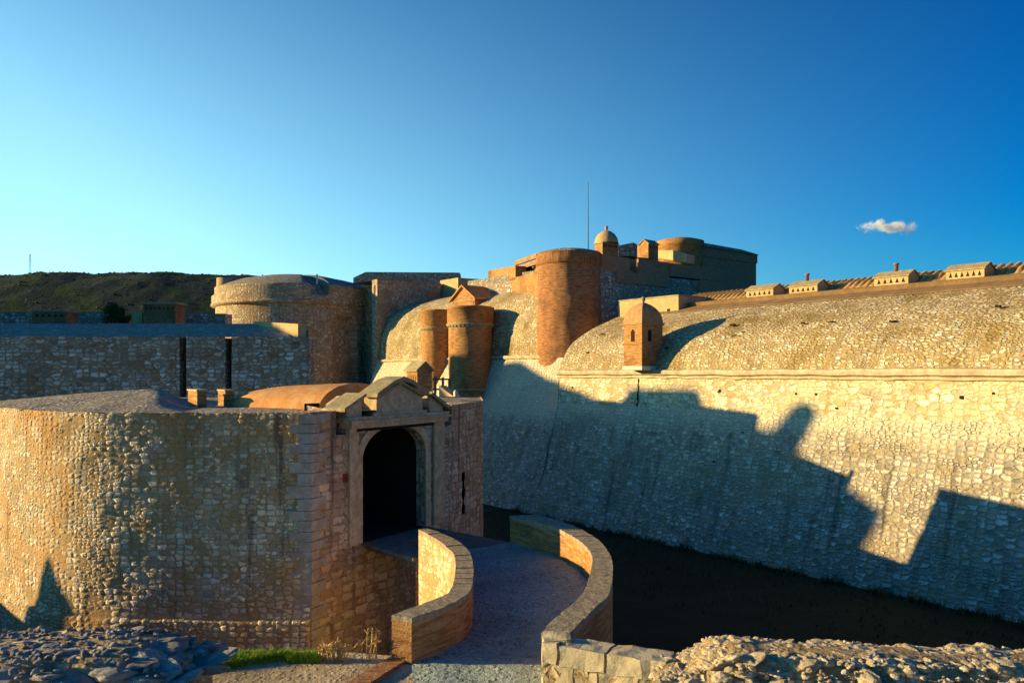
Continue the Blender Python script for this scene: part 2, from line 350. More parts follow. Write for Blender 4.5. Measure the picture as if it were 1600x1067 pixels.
mb = MB(); mb.poly([(-9000, -9000, -10.3), (9000, -9000, -10.3), (9000, 9000, -10.3), (-9000, 9000, -10.3)])
tag(mb.build('ground', M['plain']), kind='structure')
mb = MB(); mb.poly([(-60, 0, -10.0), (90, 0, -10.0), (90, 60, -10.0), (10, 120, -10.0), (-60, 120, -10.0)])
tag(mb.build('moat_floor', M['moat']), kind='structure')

# hill far behind on the left
def hill_h(x, y):
    env = max(0, min(1, (y-1150)/420)); env = env*env*(3-2*env)
    lr = 1/(1+math.exp((x+170)/110))
    return (-10+env*(205+18*fr(x*.002, y*.002, 3)+12*fr(x*.006, y*.006, 9)))*1.0*(.15+.85*lr)+env*3.5*fr(x*.03, y*.03)+env*1.6*fr(x*.11, y*.11, 5)
g = []
for i in range(71):
    y = 1100+i*12.0
    g.append([(x, y, hill_h(x, y)-.5) for x in [(-1900+j*12.0) for j in range(191)]])
mb = MB(); mb.grid(g)
t = NT('garrigue_hillside'); o_ = t.obj(); a = t.noise(o_, .012, 6, .7)[0]; b = t.noise(o_, .07, 5, .75)[0]; q = t.vm('MULTIPLY', o_, (1, .4, 1)); c_ = t.noise(q, .03, 5, .75)[0]
c = t.mix(t.sm(b, .38, .6), (.003, .017, .018), (.007, .030, .026)); c = t.mix(t.sm(a, .5, .62), c, (.017, .044, .014))
c = t.mix(t.math('MULTIPLY', t.sm(c_, .56, .66), t.sm(b, .45, .6)), c, (.10, .11, .11))
t.l(c, t.b.inputs['Base Color']); t.bump(b, 2.0); M['hill'] = t.m
tag(mb.build('hill', M['hill']), kind='structure')

# ================================================================== NEAR GROUND (counterscarp), z = -5
edgeL = [(-60, 40), (-34, 34), (-27.5, 28), (-24.5, 22), (-20, 16.6), (-15, 14.6), (-10, 14.1), (-6, 14.15), (-3.6, 14.3), (-2.05, 14.0)]
edgeR = [(1.3, 11.9), (4, 11.4), (9, 11.2), (16, 9.5), (26, 4), (40, -6)]
def zg(x, y): return -5+.05*fr(x*.6, y*.6)+.10*fr(x*.15, y*.15, 4)
eL = cr([vec2(p) for p in edgeL], 6); eR = cr([vec2(p) for p in edgeR], 6)
edge = eL+eR
mb = MB(); g = []
for k in range(16):
    f = (k/15)**1.6
    g.append([Vector((p.x*(1-f)+p.x*1.0*f, p.y*(1-f)+(-12)*f, 0)) for p in edge])
g = [[Vector((p.x, p.y, zg(p.x, p.y))) for p in r] for r in g]
mb.grid(g, flip=True)
tag(mb.build('gravel_ground', M['gravel']), kind='structure')
M['counter'] = masonry('counterscarp_rubble', .4, .26, GREY, (.2, .15, .1), depth=.05)
t_ = thing('counterscarp_wall', 'rubble wall face dropping from the gravel edge into the dark moat', 'retaining wall')
for nm, ed in (('wall_face', eL), ('wall_face', eR)):
    mb = MB(); mb.grid([[Vector((p.x, p.y, zg(p.x, p.y))) for p in ed], [Vector((p.x, p.y+.3, -10.2)) for p in ed]], flip=True); mb.build(nm, M['counter'], t_)

# ================================================================== GATEHOUSE RAVELIN
U = Vector((.536, .844, 0)).normalized(); Wn = Vector((-U.y, U.x, 0))      # U along gate front, Wn inward
K0 = Vector((-5.49, 21.7, 0)); ZT = -1.1
def G(s, z, w=0): return K0+U*s+Wn*w+Vector((0, 0, z))
rav = thing('gatehouse_ravelin', 'low rounded rubble outwork with pedimented arched gateway in front of the bridge', 'gatehouse')
K1 = K0+U*6.4; K2 = Vector((-1.12, 31, 0)); K3 = Vector((-1.45, 36.6, 0))
left = [K0, Vector((-8.2, 21.8, 0)), Vector((-11, 21.9, 0)), Vector((-12.7, 22.45, 0)), Vector((-14.5, 23.7, 0)), Vector((-16.4, 25.5, 0)), Vector((-18.8, 28.6, 0)), Vector((-20, 32, 0)), Vector((-18.6, 35.2, 0)), Vector((-14, 36.3, 0)), Vector((-9, 36.4, 0)), Vector((-4, 36.35, 0)), K3]
lc = [K0+(left[1]-K0)*t for t in (0,)]+cr(left, 10)
vis = resample([p for p in lc if p.y < 31 and p.x < -5.4], .045)
def topz(u): return ZT+.05*fr(u*1.3, 7)+.03*fr(u*4, 3)
rows = []; acc = [0]
for a, b in zip(vis[:-1], vis[1:]): acc.append(acc[-1]+(b-a).length)
nz = 176; uvg = []
for i in range(nz+1):
    f = i/nz; row = []; ur = []
    for j, p in enumerate(vis):
        zt = topz(acc[j]); z = zt+(-9.2-zt)*f
        tn = (vis[min(j+1, len(vis)-1)]-vis[max(j-1, 0)]).normalized(); no = Vector((tn.y, -tn.x, 0))*-1
        if no.y > 0 and j < 100: no = -no
        out = .0+.02*(ZT-z)+.05*fr(acc[j]*.35, z*.35, 2)+.03*fr(acc[j]*1.1, z*1.1, 8)
        if z < -6.75: out += .10
        q = p+no*out; row.append((q.x, q.y, z)); ur.append((acc[j], z))
    rows.append(row); uvg.append(ur)
mb = MB(); mb.grid(rows, uvg); mb.build('outer_wall', M['ravelin'], rav)
# hidden back walls (cast the long shadow)
bk = [p for p in lc if not (p.y < 31 and p.x < -5.4)]
bk = [vis[-1]]+[p for p in bk if p != K0]
mb = MB(); mb.grid([[p+UP*ZT for p in bk], [p+UP*-10.1 for p in bk]]); mb.build('rear_wall', M['outwork'], rav)
# roof: low cone of cobbles
apex = Vector((-12.7, 31, -.55)); ring = [p+UP*topz(0 if i >= len(vis) else acc[i]) for i, p in enumerate(vis)][::8]+[p+UP*ZT for p in bk[1:]]
ring += [K2+UP*ZT, K1+UP*ZT+Wn*.05]
ring.append(ring[0]); g = []
for k in range(13):
    f = k/12; g.append([Vector((p.x*(1-f)+apex.x*f, p.y*(1-f)+apex.y*f, p.z*(1-f)+apex.z*f+.03*fr(p.x*.9+f*4, p.y*.9, f*5)+(.05*math.sin(f*3.1)))) for p in ring])
def ss_(a, b, x):
    t = max(0, min(1, (x-a)/(b-a))); return t*t*(3-2*t)
for r in g:
    for p in r:
        px = 800+F*p.x/p.y; f = 1-ss_(245, 290, px)
        p.z = (-1.13+.03*fr(p.x, p.y))*(1-f)+p.z*f if p.z > -1.12 else p.z
uvr = [[(p.x, p.y) for p in r] for r in g]
mb = MB(); mb.grid(g, uvr); roof = mb.build('roof', M['roofstone'], rav)
# gate front with arch; right flank
A0, A1, ZS, RISE = 2.0, 4.95, -2.55, .93
def arch(n=16, g=0): 
    c = (A0+A1)/2; h = (A1-A0)/2+g
    return [(c-h*math.cos(math.pi*k/n), ZS+(RISE+g)*math.sin(math.pi*k/n)) for k in range(n+1)]
mb = MB()
def gq(s0, s1, z0, z1, w=0, m=mb):
    m.poly([G(s0, z0, w), G(s1, z0, w), G(s1, z1, w), G(s0, z1, w)], uv=[(s0, z0), (s1, z0), (s1, z1), (s0, z1)])
gq(0, .95, -10.1, -1.08); gq(.95, 1.42, -10.1, -1.78); gq(1.42, A0, -10.1, -1.3); gq(A1, 5.9, -10.1, -1.3); gq(5.9, 6.4, -10.1, -1.78)
gq(A0, A1, -10.1, -5.02)
ar = arch()
for (a, b) in zip(ar[:-1], ar[1:]): mb.poly([G(a[0], a[1]), G(b[0], b[1]), G(b[0], -1.3), G(a[0], -1.3)], uv=[a, b, (b[0], -1.3), (a[0], -1.3)])
mb.poly([G(0, -1.08), G(.95, -1.08), G(.95, -1.08, .7), G(0, -1.08, .7)])
for s0, s1 in ((.95, 1.42), (5.9, 6.4)):     # beam slots beside the gable: sides, floor
    mb.poly([G(s0, -1.78), G(s1, -1.78), G(s1, -1.78, 1.2), G(s0, -1.78, 1.2)])
    mb.poly([G(s0, -1.78), G(s0, -1.78, 1.2), G(s0, -.95, 1.2), G(s0, -1.08)]); mb.poly([G(s1, -1.78), G(s1, -1.05), G(s1, -1.05, 1.2), G(s1, -1.78, 1.2)])
mb.build('gate_front', M['gate'], rav)
for s0, s1 in ((.9, 1.5), (5.8, 6.5)):
    mb = MB(); gq(s0, s1, -1.8, -.9, 1.21, mb); mb.build('beam_slot', M['dark'], rav)
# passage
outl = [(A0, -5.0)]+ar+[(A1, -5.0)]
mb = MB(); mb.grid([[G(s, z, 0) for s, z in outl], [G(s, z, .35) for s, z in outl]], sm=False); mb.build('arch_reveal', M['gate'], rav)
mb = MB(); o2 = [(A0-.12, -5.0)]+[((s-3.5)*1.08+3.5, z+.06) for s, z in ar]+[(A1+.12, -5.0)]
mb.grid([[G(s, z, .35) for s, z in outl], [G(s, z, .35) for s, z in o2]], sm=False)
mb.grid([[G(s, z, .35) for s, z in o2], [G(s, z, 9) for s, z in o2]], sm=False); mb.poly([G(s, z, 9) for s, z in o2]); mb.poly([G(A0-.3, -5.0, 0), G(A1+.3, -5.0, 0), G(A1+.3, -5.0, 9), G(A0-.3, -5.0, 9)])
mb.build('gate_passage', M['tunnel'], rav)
# arch surround: raised voussoir band
mb = MB(); oa = arch(20, .26); ia = arch(20)
oo = [(A0-.26, -5.0)]+oa+[(A1+.26, -5.0)]; ii = [(A0, -5.0)]+ia+[(A1, -5.0)]
mb.grid([[G(s, z, -.05) for s, z in ii], [G(s, z, -.05) for s, z in oo]], sm=False); mb.grid([[G(s, z, -.05) for s, z in oo], [G(s, z, .02) for s, z in oo]], sm=False); mb.grid([[G(s, z, .02) for s, z in ii], [G(s, z, -.05) for s, z in ii]], sm=False)
mb.build('arch_surround', M['dress'], rav)
for s0, s1 in ((1.42, 1.79), (5.34, 5.9)):
    mb = MB(); mb.box(G(s0, -5.0, -.09), U*(s1-s0), Wn*.085, UP*3.72); mb.build('pilaster', M['dress'], rav)
mb = MB(); mb.box(G(1.7, -1.72, -.10), U*3.6, Wn*.09, UP*.09); mb.build('lintel_shadow_strip', M['dark'], rav)  # proud dark strip painting the shade line below the entablature
# entablature and pediment
mb = MB(); mb.box(G(1.36, -1.62, -.22), U*4.6, Wn*.5, UP*.16); mb.box(G(1.30, -1.46, -.30), U*4.72, Wn*.6, UP*.07); mb.box(G(1.30, -1.39, -.20), U*4.72, Wn*.5, UP*.10)
mb.build('entablature', M['dress'], rav)
ped = MB(); body = [(2.62, -1.29), (4.8, -1.29), (4.8, -.68), (3.7, -.24), (2.62, -.68)]
ped.prism([G(s, z, -.02) for s, z in body], Wn*.5); pd = ped.build('pediment', M['dress'], rav)
rc = MB()
for sg in (-1, 1):
    c = 3.7
    pts = [(c, -.12), (c+sg*.45, -.235), (c+sg*1.24, -.62), (c+sg*1.24, -.74), (c+sg*.45, -.37), (c, -.26)]
    rc.prism([G(s, z, -.20) for s, z in pts], Wn*.75)
    pts = [(c, -.265), (c+sg*1.1, -.70), (c+sg*1.06, -.78), (c, -.35)]
    rc.prism([G(s, z, -.12) for s, z in pts], Wn*.1)
rc.build('raking_cornice', M['cap'], pd)
rc = MB(); rc.box(G(2.42, -1.29, -.08), U*2.56, Wn*.06, UP*.08); rc.build('base_moulding', M['dress'], pd)
for (s0, s1, sg) in ((1.38, 2.0, 1), (5.2, 5.92, -1)):     # side half gables
    q = MB(); zi, zo = -.66, -1.0
    if sg > 0: pts = [(s0, -1.29), (s1, -1.29), (s1, -.70), (s0, -1.02)]; cap = [(s1+.06, -.60), (s0-.22, -1.02), (s0-.22, -1.12), (s1+.06, -.70)]
    else: pts = [(s0, -1.29), (s1, -1.29), (s1, -1.12), (s0, -.72)]; cap = [(s0-.04, -.62), (s1+.2, -1.12), (s1+.2, -1.24), (s0-.04, -.74)]
    q.prism([G(s, z, 0) for s, z in pts], Wn*1.0); hb = q.build('half_gable', M['dress'], rav)
    q = MB(); q.prism([G(s, z, -.14) for s, z in cap], Wn*.85); q.build('sloping_cap', M['cap'], hb)
q = MB(); z = -1.12; k = 0; random.seed(4)
while z > -9.8:
    h = random.uniform(.24, .36); a_ = .55 if k % 2 else .32; b_ = .30 if k % 2 else .55; c0_ = K0+UP*(z-h)-Wn*.06+Vector((-.02, -.10, 0))
    o_ = Vector((K0.x-a_, K0.y-.12, z-h)); q.prism([Vector((K0.x-a_, K0.y-.11, z-h)), Vector((K0.x+.06, K0.y-.115, z-h)), G(b_, z-h, -.03), G(b_, z-h, .3), Vector((K0.x-a_, K0.y+.3, z-h))], UP*(h-.018))
    z -= h; k += 1
q.build('corner_quoins', M['quoin'], rav)
mb = MB(); mb.box(G(1.22, -3.15, -.015), U*.34, Wn*.1, UP*.26); mb.build('red_stone', M['rust'], rav)
# right flank K1-K2-K3 with a notched vertical groove
fl = MB(); a = K1; b = K2; dn = (b-a).normalized(); L = (b-a).length
def FL(s, z, w=0):
    n = Vector((-dn.y, dn.x, 0)); return a+dn*s+n*w+UP*z
sg0, sg1 = 1.25, 1.48
def fq(s0, s1, z0, z1, w=0): fl.poly([FL(s0, z0, w), FL(s1, z0, w), FL(s1, z1, w), FL(s0, z1, w)], uv=[(s0, z0), (s1, z0), (s1, z1), (s0, z1)])
fq(0, sg0-.08, -10.1, ZT); fq(sg1+.08, L, -10.1, ZT); fq(sg0-.08, sg1+.08, -4.75, ZT) if False else None
fq(sg0-.08, sg1+.08, -3.55+.0, ZT); fq(sg0-.08, sg1+.08, -10.1, -5.05)
for k in range(5):
    z0 = -5.05+k*.3; w_ = .08 if k % 2 else .0
    fq(sg0-.08, sg0-.08+w_, z0, z0+.3) if w_ else None; fq(sg1+.08-w_, sg1+.08, z0, z0+.3) if w_ else None
fl.grid([[K2+UP*ZT, K3+UP*ZT], [K2+UP*-10.1, K3+UP*-10.1]], sm=False)
fl.poly([FL(0, ZT), FL(L, ZT), FL(L, ZT+.02, .8), FL(0, ZT+.02, .8)])
fl.build('flank_wall', M['gate'], rav)
q = MB(); q.poly([FL(sg0-.3, -5.1, .35), FL(sg1+.3, -5.1, .35), FL(sg1+.3, -3.4, .35), FL(sg0-.3, -3.4, .35)]); q.build('groove', M['dark'], rav)
# barrel roof of orange tiles behind the gate
bx = MB(); g = []; c0 = G(3.35, 0, 1.5)
for i in range(29):
    f = i/28; w = 5.6*f; k = math.sqrt(max(0, 1-max(0, (f-.45)/.55)**2)); zr = -.33-.20*f; row = []
    for j in range(25):
        th = math.pi*j/24; row.append(c0+Wn*w+U*(-1.6*k*math.cos(th))+UP*(-1.12+(zr+1.12)*k*math.sin(th)+.015*fr(w*2, j*.7)))
    g.append(row)
bx.grid(g, flip=True); bx.poly(g[0]); bx.build('barrel_roof', M['tiles'], rav)
# chimney blocks and the vented dormer
def chimney_block(px, py, Y, w, d, zt):
    o = P(px, py, Y); o.z = -1.3; q = MB(); q.box(o, D_*w, E*d, UP*(zt+1.3)); h = q.build('chimney', M['brickwarm'], rav)
    q = MB(); q.box(o+UP*(zt+1.3)-D_*.03-E*.03, D_*(w+.06), E*(d+.06), UP*.05); q.build('chimney_cap', M['dress'], h)
chimney_block(308, 637, 25.8, 1.0, .3, -.60); chimney_block(352, 634, 26.6, .75, .3, -.62)

def vent_house(name, parent, o, ax, ay, lx, ly, zb, ze, za, nholes, wall, roofm, ridge='x', chim=None, over=.08):
    """gabled box with a row of small triangular openings in its front face; ax = front edge dir, ay = depth dir"""
    o = Vector((o[0], o[1], 0)); w = MB()
    gab = [o+UP*zb, o+ay*ly+UP*zb, o+ay*ly+UP*ze, o+ay*ly*.5+UP*za, o+UP*ze]
    w.prism(gab, ax*lx); h = w.build(name, M[wall], parent)
    r = MB()
    for (q0, q1) in ((-over, .5*ly), (ly+over, .5*ly)):
        z0 = ze-over*(za-ze)/(ly*.5)
        pts = [o+ay*q0+UP*(z0+.005)-ax*over, o+ay*q1+UP*(za+.005)-ax*over, o+ay*q1+UP*(za+.07)-ax*over, o+ay*q0+UP*(z0+.07)-ax*over]
        r.prism(pts, ax*(lx+2*over))
    r.build('gable_roof', M[roofm], h)
    hh = (ze-zb)*.45; z0 = zb+(ze-zb)*.38
    for k in range(nholes):
        c = o+ax*lx*(k+.8)/(nholes+.6); d = MB(); ww = lx/(nholes+.6)*.30
        d.prism([c-ax*ww+UP*z0-ay*.012, c+ax*ww+UP*z0-ay*.012, c+UP*(z0+hh)-ay*.012], ay*.006); d.build('vent_opening', M['dark'], h)
    if chim:
        c = o+ax*lx*chim+ay*ly*.5; d = MB(); d.lathe(c, [(0, za-.1), (.11, za-.1), (.11, za+.42), (.15, za+.42), (.15, za+.52), (0, za+.52)], 12); d.build('chimney_pot', M['brick'], h)
    return h
Yv = 30.5; pv = P(652, 600, Yv); va = Vector((-.62, .785, 0)).normalized(); vb = Vector((.785, .62, 0)).normalized()
vent_house('vent_dormer', rav, (pv.x, pv.y, 0), va, vb, .80, .66, -1.1, .10, .38, 5, 'brickwarm', 'cap')

# small parapet and posts of the covered way behind the gate
cw = thing('covered_way_parapet', 'sunlit sloping yellow parapet stub with post behind the gateway', 'parapet')
q = MB(); a = P(686, 606, 42); b = P(710, 624, 40); q.prism([a+UP*.12, b+UP*.1, b-UP*1.2, a-UP*1.2], Vector((.35, .3, 0))); q.build('coping_wall', M['plaster'], cw)
q = MB(); c = P(712, 624, 39.9); q.lathe(c, [(.11, c.z-1), (.11, c.z+.38), (.06, c.z+.46), (0, c.z+.48)], 10); q.build('post', M['white'], cw)
ra = thing('timber_railing', 'small dark railing of three posts at foot of the brick gate towers', 'railing')
for k, px in enumerate((678, 690, 700)):
    q = MB(); p = P(px, 612, 47+k*.5); q.box(p-UP*.6, (.14, 0, 0), (0, .14, 0), UP*(1.55-.1*k)); q.build('post', M['wood'], ra)
for dz in (.15, .75):
    q = MB(); q.tube([P(676, 612, 47)+UP*dz, P(706, 612, 48.2)+UP*dz], .05); q.build('rail', M['wood'], ra)

q = MB(); q.box((-6.2, 36.2, -10), (1.4, 0, 0), (.2, 8, 0), (0, 0, 5.9)); tag(q.build('moat_sun_blocker', M['outwork']), 'low wall added out of sight behind the gatehouse to keep sun off the moat floor', 'wall')  # unseen wall, added to stop a sun stripe on the moat floor
# ================================================================== LONG CURTAIN WALL
cur = thing('curtain_wall', 'long battered rubble curtain wall with rounded stone top on the far side of the moat', 'fortress wall')
SE = 43.2; S0 = -12
ss = [S0+(SE-S0)*k/140 for k in range(141)]
def sweep(prof, mat, name, parent, ss=ss, n=0, amp=.0, sm=True, z_jit=0):
    prof = [Vector((p[0], p[1], 0)) for p in prof]
    if n: prof = cr(prof, n)
    g = []; uvg = []; v = 0
    for i, p in enumerate(prof):
        if i: v += (p-prof[i-1]).length
        g.append([W2(p.x+amp*fr(s*.5, p.y*.6, p.x), s, p.y+z_jit*fr(s*.8, p.y*2, 9)) for s in ss]); uvg.append([(s, v) for s in ss])
    q = MB(); q.grid(g, uvg, sm, flip=False); return q.build(name, mat, parent)
base = [(35.45, -10.15), (36.0, -8.4), (36.6, -6.6), (37.2, -4.6), (37.6, -3.2), (37.85, -2.2)]
sweep(base, M['scarp'], 'scarp_face', cur, n=4, amp=.12)
sweep([(37.85, -2.2), (37.90, -1.3), (37.90, -.34)], M['band'], 'upper_band', cur, n=3, amp=.05)
sweep([(37.92, -.36), (37.74, -.34), (37.72, -.22), (37.80, -.19), (37.60, -.12), (37.56, .02), (37.62, .15), (37.96, .2)], M['cordon'], 'cordon', cur, amp=.06, sm=False, z_jit=.06)
sweep([(37.94, .15), (38.3, 1.05), (39.2, 2.1), (40.6, 2.95), (42.1, 3.6), (43.9, 4.25)], M['vault'], 'rounded_parapet', cur, n=6, amp=.10)
sweep([(43.88, 4.24), (43.92, 4.34), (45.2, 4.75), (46.5, 5.18), (60, 5.2)], M['earthstrip'], 'mortar_capping', cur, n=2, amp=.06, sm=False, ss=[s for s in ss if s < 41.5])
q = MB(); q.poly([W2(35.45, SE, -10.15), W2(37.85, SE, -2.2), W2(37.9, SE, .15), W2(39.2, SE, 2.1), W2(40.6, SE, 2.95), W2(43.9, SE, 4.25), W2(60, SE, 4.25), W2(60, SE, -10.15)]); q.build('end_face', M['tower'], cur)
# tile rows
g = []; s1 = [6+k*.045 for k in range(int(34/.045))]
for (D, z) in ((47.0, 5.15), (47.9, 5.55), (48.8, 5.92), (48.9, 5.2)):
    g.append([W2(D, s, z+(.17*abs(math.sin(math.pi*(s+(D-47)*.5)/.42))+.03*fr(s*2.0, D)) if z > 5.18 else z) for s in s1])
q = MB(); q.grid(g, sm=False); q.build('canal_tile_coping', M['copetile'], cur)
for k, (pxl, pxr, ch) in enumerate(((1166, 1208, None), (1233, 1277, .55), (1366, 1419, .5), (1478, 1538, None), (1640, 1700, .4))):
    sr = SD(pxr, 46.2); sl = SD(pxl, 46.2); o = W2(46.2, sr, 0); zt = 5.75+.05*random.random()
    vent_house('roof_dormer', cur, (o.x, o.y, 0), D_, E, sl-sr, 1.3, 5.0, zt-.18, zt+.14, 6 if k in (3,) else 5, 'plaster', 'cap', chim=ch)

random.seed(31); sy_j = SD(998, 37.9)
def wallD(z): return 37.9 if z > -1.3 else (37.85 if z > -2.2 else 37.85+(z+2.2)*.302)
hq = MB()
for k in range(12):
    s_ = random.uniform(10, 42); z = random.choice((-1.0, -1.1, -1.9, -3.4, -5.0))+random.uniform(-.15, .15); o = W2(wallD(z)-.05, s_, z); w = random.uniform(.07, .14)
    hq.box(o, D_*w, E*.10, UP*w*1.2)
for k in range(14):
    s_ = random.uniform(9, 41); z = random.uniform(.9, 3.2); D0 = 38.2+(z/3.6)**2*3.4; hq.box(W2(D0-.22, s_, z), D_*random.uniform(.1, .3), E*.2, UP*random.uniform(.05, .12))
tag(hq.build('putlog_holes', M['dark'], cur), kind='stuff')
# broken cornice stones and the vertical joint under the sentry box
hq = MB(); z = -.4
while z > -2.3:
    h = random.uniform(.12, .22); hq.box(W2(wallD(z)-.035, sy_j+random.uniform(-.04, .04), z-h), D_*random.uniform(.06, .13), E*.06, UP*h); z -= h
hq.build('drain_joint', M['dark'], cur)
# sentry box
sb = MB(); sx = 36.75; sy = SD(1003, 36.75); sw, sl = 1.9, 1.55
cx = W2(sx+sw/2, sy+sl/2, 0)
def sq(k, z): return [W2(sx+sw/2-k*sw/2, sy+sl/2-k*sl/2, z), W2(sx+sw/2+k*sw/2, sy+sl/2-k*sl/2, z), W2(sx+sw/2+k*sw/2, sy+sl/2+k*sl/2, z), W2(sx+sw/2-k*sw/2, sy+sl/2+k*sl/2, z)]
def sqloft(m, lv):
    for (k0, z0), (k1, z1) in zip(lv[:-1], lv[1:]):
        a = sq(k0, z0); b = sq(k1, z1)
        for i in range(4): m.poly([a[i], a[(i+1) % 4], b[(i+1) % 4], b[i]])
sqloft(sb, [(1.0, .42), (1.0, 1.72), (1.05, 1.74), (1.05, 1.84), (1.0, 1.86), (1.0, 3.0)]); sen = sb.build('sentry_box', M['brickwarm'], cur)
q = MB(); sqloft(q, [(1.0, .14), (1.08, .16), (1.08, .40), (1.0, .42)]); q.build('base_stone', M['white'], sen)
q = MB(); sqloft(q, [(1.0, 2.98), (1.09, 3.0), (1.11, 3.08), (1.04, 3.14), (1.0, 3.38), (.95, 3.6), (.84, 3.85), (.66, 4.08), (.42, 4.28), (.16, 4.42), (0, 4.43)]); dm = q.build('dome', M['domebrick'], sen)
q = MB(); q.lathe(cx, [(.13, 4.38), (.08, 4.5), (.15, 4.62), (.16, 4.7), (.05, 4.82), (0, 4.84)], 12); q.build('finial', M['cap'], dm)
for (D, s_, dv) in ((sx-.01, sy+.62, 0), (sx+.55, sy-.01, 1)):
    q = MB(); ax = D_ if not dv else E; n = -E if not dv else -D_
    c = W2(D, s_, 1.95) if not dv else W2(D, s_, 1.95)
    q.prism([c, c+ax*.3, c+ax*.3+UP*.6, c+ax*.15+UP*.78, c+UP*.6], n*.012 if False else -n*-.012); q.build('loophole', M['dark'], sen)

# ================================================================== INNER CURTAIN (recessed) 
inn = thing('inner_curtain_wall', 'steep sunlit rubble curtain wall recessed behind the brick gate towers', 'fortress wall')
sB = [SE+.02+(75.3-SE)*k/80 for k in range(81)]; sB2 = [46.9+(75.3-46.9)*k/80 for k in range(81)]
sweep([(35.5, -10.15), (38.0, -5), (40.3, .3), (40.7, 1.15)], M['scarp'], 'scarp_face', inn, ss=sB, n=5, amp=.1)
sweep([(40.72, 1.1), (40.5, 1.13), (40.45, 1.25), (40.5, 1.36), (40.8, 1.4)], M['cordon'], 'cordon', inn, ss=sB2, amp=.05, sm=False, z_jit=.08)
sweep([(40.8, 1.35), (40.95, 3.4), (41.6, 5.2), (42.6, 6.4), (44.5, 7.35), (47, 8.1), (51, 8.8)], M['vault'], 'rounded_parapet', inn, ss=sB2, n=6, amp=.1)

# end bastion block E with sunlit strip
blk = thing('cross_wall', 'tall shaded cross wall with a narrow sunlit edge beside the round tower', 'fortress wall')
q = MB(); q.box(W2(40.55, 75.3, -10), E*6.1, D_*1.15, UP*19.9); q.box(W2(42.0, 76.4, -10), E*4.6, D_*8, UP*19.6); q.build('wall', M['tower'], blk)
q = MB(); q.prism([W2(40.5, 75.25, 9.9), W2(46.7, 75.25, 9.9), W2(46.7, 75.25, 10.0), W2(44, 75.25, 10.35), W2(41.5, 75.25, 10.0)], D_*6); q.build('roof', M['roofstone'], blk)
blk2 = thing('rear_battery', 'shaded stone block with a sunlit side behind the cross wall', 'fortress building')
q = MB(); s_a = SD(718, 52); s_b = SD(690, 52)
q.box(W2(46.6, 80, 0), E*5, D_*5, UP*10.6); q.build('wall', M['tower'], blk2)
q = MB(); q.prism([W2(51.7, s_a, 8.5), W2(51.7, s_b, 10.9), W2(51.7, s_b, 8.5)][::-1]+[], E*1.0) if False else q.box(W2(51.8, s_a, 8), E*8, D_*(s_b-s_a), UP*3.0); q.build('side_wall', M['plaster'], blk2)
q = MB(); a = P(560, 426, 112); b = P(718, 427, 108); q.prism([P(552, 434, 112), P(571, 425, 112), P(718, 426, 112), P(718, 450, 112), P(552, 450, 112)], Vector((.0, 3, 0)))
tag(q.build('rear_parapet', M['keepstone']), 'long low shaded parapet on the skyline right of the round tower', 'parapet')
q = MB(); q.prism([P(712, 434, 100), P(766, 437, 100), P(766, 465, 100), P(712, 465, 100)], Vector((0, 4, 0)))
tag(q.build('terrace_wall', M['keepstone']), 'short shaded terrace wall on the skyline left of the brick keep', 'wall')

# ================================================================== ROUND TOWER (left)
CT = P(465, 582, 93); CT.z = 0
def hx(px, z=None): return px
def niche(a, z):
    x = CT.x+9*math.cos(a); y = CT.y+9*math.sin(a)
    if y > CT.y: return 0
    px = 800+F*x/y; zt = 6.3-((px-538)/18)**2*.9
    if 520 < px < 556 and z < zt: return -.9
    return 0
rt = thing('round_tower', 'big low round rubble tower with projecting parapet ring, sunlit on its left', 'tower')
zs = [-8+.25*k for k in range(62)]+[7.4]
q = MB(); q.lathe(CT, [(9+.02*(7.4-z), z) for z in zs], 260, math.pi*.95, math.pi*2.05, rf=niche); q.build('wall', M['tower'], rt)
def emb(a, z):
    x = CT.x+9*math.cos(a); y = CT.y+9*math.sin(a)
    if y > CT.y: return 0
    px = 800+F*x/y
    if 484 < px < 511 and z > 8.3: return -min(1.6, (z-8.2)*1.6)
    if 333 < px < 341 and z > 8.6 : return -.8
    if px > 548: return -.35
    return 0
q = MB(); q.lathe(CT, [(9.05, 7.3), (9.5, 7.45), (9.52, 7.6), (9.45, 7.75)]+[(9.42, 7.8+.15*k) for k in range(11)]+[(9.3, 9.45)], 300, math.pi*.9, math.pi*2.1, rf=emb); q.build('parapet_ring', M['tower'], rt)
q = MB(); q.lathe(CT, [(9.3, 9.42), (8, 9.95), (6.5, 10.5), (4, 11.0), (1.5, 11.25), (0, 11.3)], 120, rf=emb); q.build('roof', M['roofstone'], rt)
q = MB(); c = P(494, 440, 84.9); q.box(c-UP*.25, (.14, 0, 0), (0, .2, 0), UP*1.05); q.build('marker_post', M['white'], rt)
q = MB(); c = P(352, 440, 96); q.lathe(c, [(1.0, 8.5), (1.0, 11.35), (0, 11.4)], 24); q.build('stair_turret', M['plaster'], rt)
q = MB(); c = P(362, 440, 96.5); q.box(c-UP*2, (4, 1, 0), (0, 1, 0), UP*2.2); q.build('turret_wall', M['brickwarm'], rt)

